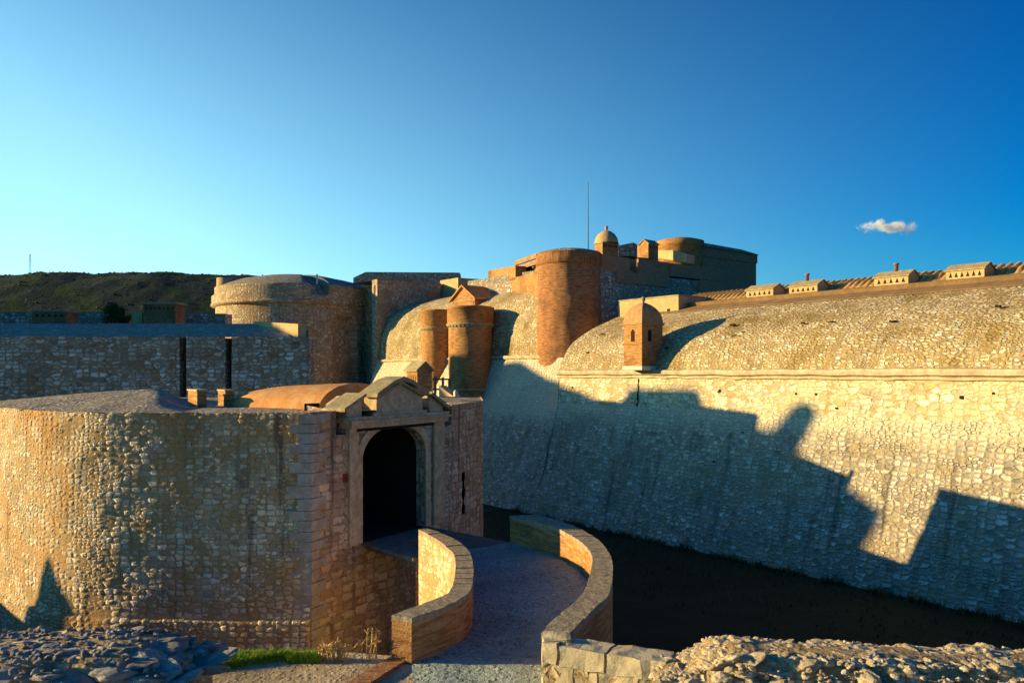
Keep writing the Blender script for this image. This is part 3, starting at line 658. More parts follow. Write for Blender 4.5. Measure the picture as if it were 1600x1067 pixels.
# ================================================================== GATE TOWERS OF BRICK
def wob(a, z): return .05*fr(a*5, z*1.3, 2)+.025*fr(a*17, z*4, 6)
def gate_tower(px, Y, rad, zt, zr, label, low=None):
    t = thing('gate_tower', label, 'tower', group='brick half round towers at the inner gate'); c = P(px, 582, Y)
    q = MB(); q.lathe(c, [(rad, -10+.4*k) for k in range(int((zr-.3+10)/.4))]+[(rad, zr-.3)], 72, rf=wob); q.build('shaft', M['brickwarm'], t)
    q = MB(); q.lathe(c, [(rad*1.07, zr+.05), (rad*1.07, zt-.15), (rad*1.1, zt-.13), (rad*1.1, zt), (rad*.9, zt+.08), (0, zt+.1)], 56); q.build('upper_drum', M['brickwarm'], t)
    q = MB(); q.lathe(c, [(rad, zr-.3), (rad*1.04, zr-.12), (rad*1.11, zr-.05), (rad*1.11, zr+.05), (rad*1.07, zr+.06)], 56)
    n = 34
    for k in range(n):
        a = 2*math.pi*k/n; r = Vector((math.cos(a), math.sin(a), 0)); tt = Vector((-r.y, r.x, 0))
        q.box(c+r*(rad*.98)-tt*.07+UP*(zr-.22), tt*.14, r*rad*.09, UP*.14)
    q.build('corbel_ring', M['cap'], t)
    if low: q = MB(); q.lathe(c, [(rad, low-.15), (rad*1.08, low-.05), (rad*1.08, low+.1), (rad, low+.15)], 56); q.build('plinth_moulding', M['cap'], t)
    return t
gate_tower(683, 75, 1.44, 5.8, 4.15, 'slimmer half round brick gate tower, left of the pair')
gate_tower(735, 68.8, 1.88, 5.6, 4.1, 'wider half round brick gate tower below the small gable, right of the pair', -1.5)
gh = thing('gate_gable', 'small brick gabled chamber with red tiled roof above the gate towers', 'gatehouse')
L = 3.7; o = W2(42.0, SD(742, 42), 0)
q = MB(); q.prism([o+UP*4.5, o+D_*L+UP*4.5, o+D_*L+UP*6.85, o+D_*L/2+UP*8.0, o+UP*6.85], E*3.4); w = q.build('wall', M['brickwarm'], gh)
q = MB()
for q0 in (-.28, L+.28):
    z0 = 6.85-.17; q.prism([o+D_*q0+UP*z0-E*.25, o+D_*L/2+UP*8.02-E*.25, o+D_*L/2+UP*8.16-E*.25, o+D_*q0+UP*(z0+.14)-E*.25], E*3.8)
q.build('roof', M['tiles'], gh)
q = MB(); q.box(o+UP*6.6-E*.08-D_*.1, D_*(L+.2), E*.08, UP*.12); q.build('cornice', M['cap'], gh)

# ================================================================== KEEP
kp = thing('brick_keep', 'rubble keep wall with dark brick parapet and gun embrasure, in shade', 'keep')
KS = 46.0; tc = P(889, 582, 64); tc.z = 0; ZK = 9.2
def kD(px):           # D on plane s=KS for a pixel
    r = (px-800)/F; return ((.789*0)+(-D_.x*KS + r*D_.y*KS))/(E.x-r*E.y)
q = MB(); q.box(W2(44.3, KS, 0), E*(kD(1130)-44.3), D_*20, UP*8.2); q.build('wall', M['keepstone'], kp)
q = MB()
for (a, b, z0, z1, o_) in ((930, 984, 8.2, ZK+.25, -.05), (997, 1045, 8.2, ZK+.3, -.05), (1045, 1130, 8.35, ZK+.25, -.12), (962, 1042, 7.35, 8.25, -.15)):
    q.box(W2(kD(a), KS+o_, z0), E*(kD(b)-kD(a)), D_*1.0, UP*(z1-z0))
q.box(W2(kD(984), KS+.5, 8.2), E*(kD(997)-kD(984)), D_*.5, UP*.35)
q.build('brick_parapet', M['brickpar'], kp)
q = MB(); q.box(W2(kD(1092), KS-.2, 0), E*(kD(1132)-kD(1092)), D_*.19, UP*8.3); q.build('buttress', M['brickpar'], kp)
q = MB(); q.box(W2(44.5, KS+1.2, 8.2), E*16, D_*17, UP*.75); q.build('roof', M['roofstone'], kp)
# left brick parapet: recedes 20 deg left
a = P(842, 400, 66); b = P(763, 400, 78.5); a.z = b.z = 0; dd = (b-a).normalized(); nn = Vector((-dd.y, dd.x, 0)); nn = nn if nn.x > 0 else -nn; LL = (b-a).length
lp = MB()
def lb(f0, f1, z0a, z0b, z1a, z1b, off=0, th=1.0):
    p = a+dd*LL*f0+nn*off; r = a+dd*LL*f1+nn*off; lp.prism([p+UP*z0a, r+UP*z0b, r+UP*z1b, p+UP*z1a], nn*th)
lb(0, 1, 5.5, 6.5, 8.35, 8.75); lb(.42, 1, 8.3, 8.7, 9.55, 10.05); lb(0, .42, 8.2, 8.4, 9.5, 9.55, off=1.6); lb(0, .05, 8.2, 8.3, 9.9, 9.9)
lb(0, 1, 9.5, 9.9, 10.0, 10.12, off=1.7, th=9)
lp.box(b+nn*.0+UP*4, nn*14, dd*-1, UP*6.0)
kl = lp.build('side_parapet', M['brickwarm'], kp)
lp = MB(); lb(0, .44, 9.55, 9.6, 9.95, 9.98, off=.0, th=.25); lp.build('embrasure_lintel', M['brickwarm'], kl)
kt = thing('keep_turret', 'tall round brick turret at corner of the keep, half sunlit', 'tower')
q = MB(); q.lathe(tc, [(2.58-.06*k/30, -4+12.55*k/30) for k in range(31)], 110, rf=wob); q.build('shaft', M['brick'], kt)
q = MB(); q.lathe(tc, [(2.52, 8.5), (2.64, 8.56), (2.64, 8.9), (2.64, 9.2), (2.62, 9.45)], 110, rf=wob); q.build('parapet_band', M['bricksoldier'], kt)
q = MB(); q.lathe(tc, [(2.66, 9.42), (2.5, 9.56), (1.6, 9.78), (0, 9.9)], 110, rf=wob); q.build('roof', M['roofstone'], kt)
# domed lantern
dl = thing('domed_lantern', 'small domed stair lantern with finial on top of the keep', 'cupola')
o = W2(47, 48, 0); q = MB(); q.box(o+UP*8.5, E*1.85, D_*.95, UP*2.4); q.build('body', M['brickwarm'], dl)
q = MB(); q.box(o+UP*10.85-E*.08-D_*.08, E*2.0, D_*1.1, UP*.10); q.build('cornice', M['cap'], dl)
c = o+E*.93+D_*.48; q = MB(); q.lathe(c, [(1.02, 10.95), (1.0, 11.1), (.92, 11.4), (.72, 11.72), (.42, 11.95), (.15, 12.05), (0, 12.06)], 32); q.build('dome', M['plaster'], dl)
q = MB(); q.lathe(c, [(.14, 12.0), (.09, 12.15), (.16, 12.25), (.14, 12.35), (.05, 12.5), (0, 12.52)], 12); q.build('finial', M['cap'], dl)
for k in range(7):
    q = MB(); q.box(o+E*(.15+k*.24)+UP*10.6-D_*.01, E*.1, D_*.005, UP*.16); q.build('vent_opening', M['dark'], dl)
# wedge wall, gable hut, far keep
q = MB(); o = P(966, 400, 68); q.prism([P(966, 384, 68), P(990, 379, 68), P(990, 400, 68), P(966, 400, 68)], Vector((.5, 1.2, 0)))
tag(q.build('stair_wall', M['keepstone']), 'sloping stair wall just right of the domed lantern', 'wall')
hut = thing('gabled_hut', 'tiny gabled brick hut on the keep roof with a sunlit left face', 'hut')
o = W2(54.8, 50, 0); q = MB(); q.prism([o+UP*8.5, o+D_*1.1+UP*8.5, o+D_*1.1+UP*11.85, o+D_*.55+UP*12.25, o+UP*11.85], E*1.35); q.build('body', M['brickwarm'], hut)
q = MB()
for q0 in (-.1, 1.2): q.prism([o+D_*q0+UP*11.78-E*.08, o+D_*.55+UP*12.24-E*.08, o+D_*.55+UP*12.32-E*.08, o+D_*q0+UP*11.88-E*.08], E*1.5)
q.build('roof', M['cap'], hut)
for k in range(4):
    q = MB(); q.box(o+E*(.2+k*.28)+UP*11.45-D_*.01, E*.12, D_*.005, UP*.2); q.build('vent_opening', M['dark'], hut)
fk = thing('far_keep', 'dark rear block of the keep standing highest on the skyline', 'keep')
q = MB(); q.box(W2(61, 54, 0), E*16, D_*14, UP*12.3); q.build('wall', M['brickpar'], fk)
q = MB(); q.box(W2(61, 53.9, 12.3), E*16.1, D_*14.2, UP*.95); q.build('brick_band', M['brickpar'], fk)
q = MB(); q.prism([W2(60.8, 53.7, 13.25), W2(77.2, 53.7, 13.25), W2(74, 53.7, 13.55), W2(63, 53.7, 13.7)], D_*14.6); q.build('roof', M['roofstone'], fk)
q = MB(); c = P(1062, 582, 80); q.lathe(c, [(2.3, 9), (2.3, 12.5), (2.4, 12.55), (2.4, 13.1), (1.5, 13.35), (0, 13.5)], 48); q.build('stair_turret', M['brickwarm'], fk)
q = MB(); q.prism([P(1026, 403, 77), P(1026, 392, 77), P(1050, 391, 75), P(1072, 397, 73), P(1072, 410, 73)], Vector((1, 1, 0))); q.build('low_wall', M['plaster'], fk)
q = MB(); c = P(919, 392, 66); q.tube([c-UP*.6, Vector((c.x, c.y, (HZ-284)/F*66))], [.05, .022], 8)
tag(q.build('antenna_mast', M['metal']), 'thin straight antenna pole rising from the keep roof into the sky', 'antenna')
# lit casemate box behind the sentry box
cs = thing('casemate_block', 'low plastered stone block sunlit behind the domed sentry box', 'fortress building')
s_r = SD(1060, 44.2); s_l = SD(966, 44.2)
q = MB(); q.box(W2(44.2, s_r, 1), E*6.5, D_*(s_l-s_r), UP*4.45); q.build('wall', M['plaster'], cs)
q = MB(); q.box(W2(44.15, s_r-.05, 5.45), E*6.6, D_*(s_l-s_r+.1), UP*.10); q.build('coping', M['cap'], cs)
q = MB(); c = P(1045, 486, 57.4); q.box(W2(44.19, SD(1047, 44.2), 3.9), D_*.28, E*.006, UP*.7); q.build('slit', M['dark'], cs)
q = MB(); c = P(1098, 472, 60); q.box(c-UP*1, (2.6, 1.6, 0), (-.6, .8, 0), UP*1.3)
tag(q.build('roof_hatch', M['plaster']), 'little pale roof hatch between casemate block and wall capping', 'hatch')

# ================================================================== MIDDLE OUTWORK (left, in shade)
ow = thing('outwork_bastion', 'wide dark rubble bastion wall in shade with two vertical slots behind the gatehouse', 'fortress wall')
KR = Vector((-12.05, 45, 0)); zf = 2.02
def wx(px, Y=45): return (px-800)/F*Y
segs = [(-46, wx(280)), (wx(291), wx(352)), (wx(362), KR.x+.5)]
for (x0, x1) in segs:
    n = max(2, int((x1-x0)/.35)); q = MB(); g = []
    xs = [x0+(x1-x0)*k/n for k in range(n+1)]; zz = [-10+k*.4 for k in range(30)]+[zf]
    g = [[Vector((x, 45+.10*fr(x*.6, z*.6), z+(.10*fr(x*1.5, 3)+.06*fr(x*5, 3) if z == zf else 0))) for x in xs] for z in zz]
    q.grid(g, [[(x, z) for x in xs] for z in zz]); q.box((x0, 45.15, -10), (x1-x0, 0, 0), (0, 1.2, 0), (0, 0, 11.95)); q.build('wall', M['outwork'], ow)
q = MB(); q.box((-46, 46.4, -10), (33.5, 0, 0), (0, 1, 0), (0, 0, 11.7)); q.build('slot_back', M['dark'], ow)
g = []
for k in range(14):
    f = k/13; row = []
    for x in [-46+.5*j for j in range(68)]:
        X1 = x; lim = -12.2-(.78*(13.5*f))
        xx = min(X1, lim) if f else min(X1, -12.05)
        y = 44.98+13.5*f; z = zf-.02+(1.12*min(1, f*13.5/5.5)+.45*max(0, f-.41))+.05*fr(x*.5, f*9); row.append(Vector((xx, y, z)))
    g.append(row)
q = MB(); q.grid(g, [[(p.x, p.y) for p in r] for r in g]); q.build('roof', M['roofstone'], ow)
ks = KR+D_*.12
q = MB(); q.prism([ks+UP*-10, ks+D_*7+UP*-10, ks+D_*7+UP*3.25, ks+UP*2.75], E*.5); q.build('end_wall', M['plaster'], ow)
q = MB(); q.box(KR+E*.56+UP*-10, E*.02, D_*16, UP*12.4); q.build('flank', M['outwork'], ow)
# items on / behind it
def boxp(pxa, pxb, yt, yb, Y, dep, slant=0): 
    q = MB(); p = P(pxa, yb, Y); w = (pxb-pxa)/F*Y; q.box(p, (w, slant, 0), (0.1*dep, dep, 0), UP*((yb-yt)/F*Y)); return q
q = boxp(-160, 168, 487, 512, 62, 1.0); tag(q.build('low_rear_wall', M['keepstone']), 'low rubble wall in shade on the left below the dark hill', 'wall')
def brick_stack(pxa, pxb, yt, yb, Y, n, label):
    t = thing('brick_chimney_block', label, 'chimney', group='brick chimney blocks behind the bastion')
    boxp(pxa, pxb, yt, yb+6, Y, 1.4).build('body', M['brick'], t)
    boxp(pxa-1.5, pxb+1.5, yt-3, yt, Y-.1, 1.6).build('cap', M['cap'], t)
    for k in range(n):
        x = pxa+(pxb-pxa)*(k+.7)/(n+.4); c = P(x, yt+8, Y-.012); q = MB(); w = (pxb-pxa)/F*Y/(n+.4)*.32; q.prism([c-Vector((w, 0, 0)), c+Vector((w, 0, 0)), c+UP*.22], (0, .006, 0)); q.build('vent_opening', M['dark'], t)
brick_stack(51, 103, 487, 503, 57.5, 5, 'low wide brick chimney block with triangular vents at far left')
brick_stack(224, 274, 475, 507, 60, 7, 'taller brick chimney block with row of vents beside the round tower')
tag(boxp(206, 222, 488, 508, 60.5, 1.2).build('broken_wall_stub', M['plaster']), 'pale broken wall stub left of the taller brick chimney block', 'wall')
tag(boxp(274, 352, 490, 514, 63, 1.2).build('connecting_wall', M['keepstone']), 'low stone wall between brick chimney block and round tower', 'wall')

# ================================================================== BRIDGE
br = thing('curved_bridge', 'S curved stone bridge with brick parapets leading to the gateway', 'bridge')
ZP = -4.2; ZD = -5.0
def top(pts): return [PZ(x, y, ZP) for x, y in pts]
LL_ = top([(654, 827), (682, 842), (697, 854), (709, 866), (712, 882), (710, 905), (700, 927), (660, 944), (612, 962)])
LR_ = top([(667, 825), (702, 838), (725, 853), (736, 869), (739.5, 892), (736, 918), (725, 932), (695, 948), (643, 966)])
RL_ = top([(797, 806), (860, 822), (890, 835), (913, 851), (925, 867), (925, 884), (916, 917), (905, 933), (884, 953), (862, 971), (846, 990)])
RR_ = top([(842, 804), (892, 820), (922, 835), (942, 851), (955, 872), (957, 898), (951, 928), (931, 947), (914, 965), (892, 987), (884, 993)])
def curve(p, n=90):
    c = cr(p, 14); L = [0]
    for a, b in zip(c[:-1], c[1:]): L.append(L[-1]+(b-a).length)
    out = []; k = 0
    for i in range(n+1):
        t = L[-1]*i/n
        while k < len(c)-2 and L[k+1] < t: k += 1
        out.append(c[k].lerp(c[k+1], (t-L[k])/max(1e-6, L[k+1]-L[k])))
    return out, L[-1]
def parapet(name, a, b, zl_a, zl_b, mats, label):
    """a = left edge, b = right edge of the top; zl = how far down each face goes"""
    n = 110; ca, La = curve(a, n); cb, Lb = curve(b, n)
    zt = lambda i: ZP+.025*fr(i*.13, 5)-.0
    t = bpy.data.objects.new(name, None)
    q = MB(); sm = [i*max(La, Lb)/n for i in range(n+1)]
    def side(c, zl, flip):
        nonlocal q
        zz = [0, .12, .3, .5, .8, 1.4, 2.4, 3.6, 5.8]
        zz = [z for z in zz if ZP-.07-z > zl]+[ZP-.07-zl]
        q.grid([[Vector((p.x, p.y, ZP-.07-z)) for p in c] for z in zz], [[(sm[i], ZP-z) for i in range(n+1)] for z in zz], flip=flip)
    if zl_a < -6:
        q2 = q; q = MB(); side(ca, zl_a, False); q.build('moat_face', M['parinner'], br); q = q2; side(cb, zl_b, True)
    else: side(ca, zl_a, False); side(cb, zl_b, True)
    for k in (0, n):
        z0 = min(zl_a, zl_b); w = (ca[k]-cb[k]).length
        q.poly([Vector((ca[k].x, ca[k].y, ZP-.07)), Vector((cb[k].x, cb[k].y, ZP-.07)), Vector((cb[k].x, cb[k].y, z0)), Vector((ca[k].x, ca[k].y, z0))], uv=[(0, 0), (w, 0), (w, z0-ZP), (0, z0-ZP)])
    wall = q.build(name, mats[0], br)
    # coping: stones, with small gaps and tilts
    cp = MB(); i = 0
    while i < n:
        st = 2 if random.random() < .4 else 3; j = min(n, i+st); h = .02*random.random(); ov = .015+.02*random.random()
        A = [ca[i], ca[j]]; B = [cb[i], cb[j]]
        pa = [(A[k].lerp(B[k], -ov)) for k in (0, 1)]; pb = [(A[k].lerp(B[k], 1+ov)) for k in (0, 1)]
        quad = [pa[0], pb[0], pb[1], pa[1]]; c = sum(quad, Vector())/4; quad = [c+(p-c)*.975 for p in quad]
        cp.prism([Vector((p.x, p.y, ZP-.10)) for p in quad], UP*(.10+h))
        i = j
    cp.build('coping', mats[1], wall)
    return wall, ca, cb
M['parinner'] = masonry('patched_parapet', .30, .17, [(0, (.48, .36, .20)), (.5, (.60, .52, .36)), (1, (.66, .60, .46))], (.50, .34, .16), .04, .07, .8, .3, .02, cover=.1, smear=.5, stain=(.48, .26, .10), stain_amt=.7, streak=.1)
M['coping'] = plain('coping_stone', (.44, .36, .24), (.30, .24, .17), 5, .03, (.17, .14, .08), .5)
pl, la, lb_ = parapet('left_parapet', LL_, LR_, -10.1, ZD-.05, (M['brickwarm'], M['coping']), '')
pl.name = 'parapet'; tag(pl, 'left parapet ending in a square brick end')
pr, ra_, rb_ = parapet('parapet', RL_, RR_, ZD-.05, -10.1, (M['brickwarm'], M['coping']), '')
# deck between inner faces
n = 110
gl = [Vector((p.x, p.y, 0)) for p in lb_]; gr = [Vector((p.x, p.y, 0)) for p in ra_]
gl.append(Vector((-1.55, 12.6, 0))); gr.append(Vector((.45, 12.3, 0))); gl.append(Vector((-3.2, 7, 0))); gr.append(Vector((.3, 7, 0)))
gl.append(Vector((-5, 1, 0))); gr.append(Vector((.0, 1, 0)))
g = []
for i in range(len(gl)):
    g.append([Vector((*(gl[i].lerp(gr[i], k/16)).xy, ZD+.03+.018*fr(i*.5, k*.9)+.03*fr(i*.12, k*.2))) for k in range(17)])
g = [[r[k] for r in g] for k in range(17)]
q = MB(); q.grid(g, [[(p.x, p.y) for p in r] for r in g], flip=False); q.build('deck', M['cobble'], br)
q = MB(); s0 = [G(2.0, 0, -.02), G(5.0, 0, -.02)]; e0 = [Vector((gl[0].x-.35, gl[0].y-.1, 0)), Vector((gr[0].x+.2, gr[0].y, 0))]
nP = 14
for k in range(nP):
    a0 = s0[0].lerp(e0[0], k/nP); a1 = s0[0].lerp(e0[0], (k+.93)/nP); b0 = s0[1].lerp(e0[1], k/nP); b1 = s0[1].lerp(e0[1], (k+.93)/nP)
    q.prism([p+UP*(ZD-.08+.012*random.random()) for p in (a0, b0, b1, a1)], UP*.08)
for f in (.08, .5, .92): q.tube([s0[0].lerp(s0[1], f)+UP*(ZD-.16), e0[0].lerp(e0[1], f)+UP*(ZD-.16)], .08)
q.build('drawbridge_planks', M['wood'], br)
# end pier below the deck at the drawbridge and kerb bricks
q = MB(); q.poly([Vector((gl[0].x-.3, gl[0].y, ZD)), Vector((gr[0].x+.2, gr[0].y, ZD)), Vector((gr[0].x+.2, gr[0].y, -10.1)), Vector((gl[0].x-.3, gl[0].y, -10.1))]); q.build('pier', M['tower'], br)
q = MB(); kp0 = PZ(628, 1030, ZD); kp1 = PZ(560, 1072, ZD); dv = (kp1-kp0).normalized(); sd_ = Vector((-dv.y, dv.x, 0))*.34
k = 0.0
while k < 6:
    w = .42+.1*random.random(); p = kp0+dv*(k+.005); q.box(Vector((p.x, p.y, ZD-.05))+sd_*-.5, dv*(w-.015), sd_, UP*(.105+.015*random.random())); k += w
q.build('brick_kerb', M['brick'], br)
# right parapet stone end and ashlar blocks
ROK = masonry('rubble_core', .30, .20, WARM, (.42, .30, .16), .08, .1, 1, .5, .06, cover=.2, smear=.4, stain=(.4, .26, .12), stain_amt=.5)
M['core'] = ROK
t = NT('loose_stone'); o_ = t.obj(); inf = t.n('ShaderNodeNewGeometry').outputs['Random Per Island']
c = t.ramp(inf, [(0, (.44, .37, .26)), (.3, (.60, .50, .33)), (.6, (.70, .64, .50)), (.8, (.50, .37, .21)), (1, (.78, .74, .66))])
a = t.noise(o_, 9, 5, .7)[0]; c = t.mix(t.sm(a, .35, .7), c, (.36, .27, .16)); f = t.noise(o_, 45, 4, .7)[0]; c = t.mix(t.sm(f, .2, .7, .5, 0), c, (.10, .08, .05))
t.l(c, t.b.inputs['Base Color']); t.bump(t.math('ADD', a, t.math('MULTIPLY', f, .4)), .03); M['rock'] = t.m
t = NT('grey_loose_stone'); o_ = t.obj(); inf = t.n('ShaderNodeNewGeometry').outputs['Random Per Island']
c = t.ramp(inf, [(0, (.22, .22, .22)), (.4, (.36, .36, .36)), (.7, (.46, .45, .43)), (1, (.30, .24, .18))])
a = t.noise(o_, 9, 5, .7)[0]; c = t.mix(t.sm(a, .4, .75), c, (.24, .20, .16)); f = t.noise(o_, 45, 4, .7)[0]; c = t.mix(t.sm(f, .2, .7, .6, 0), c, (.06, .05, .04))
t.l(c, t.b.inputs['Base Color']); t.bump(t.math('ADD', a, t.math('MULTIPLY', f, .4)), .04); M['greyrock'] = t.m
# one base rock: subdivided icosahedron
import bmesh
def ico(sub):
    b = bmesh.new(); bmesh.ops.create_icosphere(b, subdivisions=sub, radius=1); v = [x.co.copy() for x in b.verts]; b.verts.index_update(); f = [[x.index for x in y.verts] for y in b.faces]; b.free(); return v, f
ICO = {1: ico(1), 2: ico(2), 3: ico(3)}
def rock(m, c, r, flat=.7, sub=2, rough=.28, sq_=.35):
    v, f = ICO[sub]; b = len(m.v); sx_, sy_, sz_ = r*(.8+.5*random.random()), r*(.8+.5*random.random()), r*flat*(.75+.5*random.random())
    rot = random.random()*6.28; ca, sa = math.cos(rot), math.sin(rot); o = Vector((random.random()*50, random.random()*50, random.random()*50))
    planes = [(Vector((random.gauss(0, 1), random.gauss(0, 1), random.gauss(0, .7))).normalized(), .55+.35*random.random()) for _ in range(7)]
    tx, ty = random.gauss(0, .18), random.gauss(0, .18)
    for p in v:
        q = p.copy()
        for n, d in planes:
            k = q.dot(n)-d
            if k > 0: q -= n*k*.9
        q *= 1+rough*mnoise.noise(q*1.6+o)+rough*.45*mnoise.noise(q*4+o)
        x, y, z = q.x*sx_, q.y*sy_, q.z*sz_
        x, y = x*ca-y*sa, x*sa+y*ca; z += x*tx+y*ty
        m.v.append(Vector((c[0]+x, c[1]+y, c[2]+z)))
    for q in f: m.f.append([b+i for i in q]); m.uv.append(None); m.sm.append(False)

rw = thing('right_rubble_wall', 'broken sunlit rubble wall with squared blocks at its left end, lower right foreground', 'stone wall')
# ashlar blocks: path from the parapet end to the right
pa = PZ(846, 1006, -4.22); pb = PZ(1044, 1034, -4.22); d1 = (pb-pa).normalized(); n1 = Vector((-d1.y, d1.x, 0)); n1 = n1 if n1.y > 0 else -n1
Lb_ = (pb-pa).length
def rough_block(m, o, a, b, c, amp=.02, n=7):
    fr_ = [(o, a, b), (o+c, a, b), (o, a, c), (o+b, a, c), (o, b, c), (o+a, b, c)]
    for (p, x, y) in fr_:
        g = [[(lambda q: q+Vector((fr(q.x*4, q.y*4, q.z*4), fr(q.x*4+9, q.y*4, q.z*4), fr(q.x*4, q.y*4+9, q.z*4)))*amp*1.6)(p+x*i/n+y*j/n) for j in range(n+1)] for i in range(n+1)]
        m.grid(g, [[((x*i/n).length, (y*j/n).length) for j in range(n+1)] for i in range(n+1)], sm=False)
specs = [(0, .26, .03, -.32), (.29, .75, .0, -.30), (1.06, Lb_-1.06, -.01, -.30)]
q = MB()
for i, (s, w, dz, h) in enumerate(specs): rough_block(q, Vector((pa.x, pa.y, -4.22+dz+h))+d1*s, d1*(w-.02), n1*.50, UP*(-h), .022)
for i, (s, w, h0, h) in enumerate(((0, .55, -.30, .40), (.57, .35, -.33, .35), (.94, .6, -.32, .36), (1.56, .5, -.33, .4), (0, .8, -.72, .35), (.82, .7, -.70, .4), (1.54, .6, -.74, .4))):
    rough_block(q, Vector((pa.x, pa.y, -4.22+h0-h))+d1*s+n1*.02, d1*(w-.02), n1*.46, UP*h, .03)
q.build('squared_blocks', M['cordon'], rw)
q = MB(); q.box(Vector((pa.x, pa.y, -5.6))+d1*.02+n1*.03, d1*(Lb_+.1), n1*.42, UP*1.34); q.build('block_mortar', M['core'], rw)
q = MB(); pe = PZ(850, 990, -4.18); rough_block(q, Vector((pe.x-.02, pe.y-.30, -5.0)), Vector((.42, -.03, 0)), Vector((0, .38, 0)), UP*.83, .03); q.build('end_stone', M['cordon'], rw)
# rubble mound from pb to the right
q = MB(); core = MB(); path = [pb+d1*-.1, Vector((3.3, 11.55, 0)), Vector((5, 11.35, 0)), Vector((8, 11.3, 0)), Vector((12, 10.5, 0)), Vector((20, 7.5, 0))]
for p in path: p.z = 0
pc = resample(cr(path, 8), .25)
def rtop(x):
    if x < 2.45: return -4.25+.12*fr(x*2.3)
    if x < 3.0: return -4.25+(x-2.45)/.55*.30+.05*fr(x*3)
    return -3.93-.10*min(1, max(0, (x-5)/2.5))+.07*fr(x*1.7, 4)
g = []
for p in pc:
    z = rtop(p.x); row = []
    for (w, h) in ((-.85, -6.2), (-.78, z-.9), (-.66, z-.35), (-.5, z-.12), (-.2, z), (.15, z-.03), (.5, z-.10), (.7, z-.3), (.8, -6.2)):
        row.append(Vector((p.x+.0, p.y+w+.1*fr(p.x*1.3, w*3), h+.05*fr(p.x*2, w*5, 3))))
    g.append(row)
g = [list(r) for r in zip(*g)]; core.grid(g); core.build('mortared_core', M['core'], rw)
for i in range(6500):
    p = pc[0].lerp(pc[-1], 0); x = 2.1+(random.random()**1.35)*12.5
    # locate y on the path
    k = min(range(len(pc)), key=lambda j: abs(pc[j].x-x)); y = pc[k].y; w = random.uniform(-.85, .62); z = rtop(x)
    if w < -.5: zz = z-.1-random.random()*.9; w = -.64-(z-zz)*.14
    else: zz = z-.055-.3*max(0, w-.2)**1.2+.03*fr(x*2, w*5, 3)
    r = random.choice((.02, .025, .03, .04, .05, .065)) if random.random() < .90 else random.uniform(.09, .17)
    rock(q, (x, y+w, zz-(r*.25 if r > .08 else 0)), r, .5, 3 if r > .08 else (2 if r > .045 else 1), .3)
q.build('loose_stones', M['rock'], rw)

lw = thing('left_rubble_wall', 'rough shaded wall of large grey stones, lower left foreground', 'stone wall')
q = MB(); core = MB(); xs = [-14+.25*k for k in range(38)]
def ltop(x): return -4.06+.05*fr(x*1.1, 2)-(.0 if x < -5.6 else .22*(x+5.6))
g = []
for (w, h) in ((-.9, -6), (-.80, -.75), (-.72, -.14), (-.5, .02), (.1, .05), (.7, .02), (.88, -.3), (.9, -6)):
    g.append([Vector((x, 11.75+w+.03*x*0, ltop(x)+h if h > -5 else -6)) for x in xs])
core.grid(g); core.poly([r[-1] for r in g]); core.build('mortared_core', M['core'], lw)
x = -14.0
random.seed(11)
for rowi, (w0, dz, rr) in enumerate(((.78, -.04, .19), (.50, -.03, .21), (.2, -.02, .22), (-.12, -.03, .23), (-.45, -.05, .25), (-.74, -.13, .25), (-.83, -.42, .20), (-.85, -.66, .15), (-.86, -.85, .14), (-.87, -1.03, .15), (-.88, -1.2, .15))):
    x = -14.0+random.random()*.3
    while x < -4.62-(.12 if dz < -.3 else 0):
        r = rr*(.7+.6*random.random()); rock(q, (x+r, 11.75+w0+random.uniform(-.07, .07), ltop(x)+dz-.03+random.uniform(-.05, .04)), r, .34 if dz > -.3 else .60, 3, .25)
        x += r*1.5
for i in range(900):
    x = random.uniform(-14, -4.6); w = random.uniform(-.9, .8); r = random.uniform(.025, .07); zz = ltop(x)-.0 if w > -.7 else ltop(x)-random.random()*1.1
    rock(q, (x, 11.75+w, zz+.045), r, .6, 1 if r < .05 else 2)
q.build('stones', M['greyrock'], lw)

# ================================================================== VEGETATION
def leafmat(name, c1, c2, tr=.0):
    t = NT(name); inf = t.n('ShaderNodeNewGeometry').outputs['Random Per Island']; c = t.mix(inf, c1, c2); t.l(c, t.b.inputs['Base Color']); t.b.inputs['Roughness'].default_value = .7; return t.m
M['ditch'] = leafmat('ditch_grass', (.03, .05, .012), (.08, .085, .03)); M['grass'] = leafmat('fresh_grass', (.16, .30, .02), (.34, .44, .05)); M['dry'] = leafmat('dry_weed', (.42, .28, .10), (.62, .45, .20)); M['leaf'] = leafmat('bush_leaf', (.025, .06, .015), (.07, .11, .03))
def blade(m, p, h, lean, w, seg=3):
    a = random.random()*6.28; d = Vector((math.cos(a), math.sin(a), 0)); sidev = Vector((-d.y, d.x, 0)); pts = []
    for k in range(seg+1):
        f = k/seg; pts.append((p+d*lean*f*f*h+UP*h*f, w*(1-f*.9)))
    for k in range(seg):
        (a0, w0), (a1, w1) = pts[k], pts[k+1]; m.poly([a0-sidev*w0, a0+sidev*w0, a1+sidev*w1, a1-sidev*w1])
q = MB()
for i in range(9000):
    px = random.uniform(296, 500); f = random.random(); lo = 1050-(px-300)*.13; hi = 1026
    if px > 450: lo = 1036; f = f*.8
    p = PZ(px, lo+(hi-lo)*f*1.0, ZD); 
    if fr(p.x*1.4, p.y*1.4, 7) < -.32: continue
    p.z = zg(p.x, p.y)-.01; blade(q, p, random.uniform(.06, .19), .6, .008)
tag(q.build('grass', M['grass']), 'bright green grass strip along the gravel edge', kind='stuff')
random.seed(5)
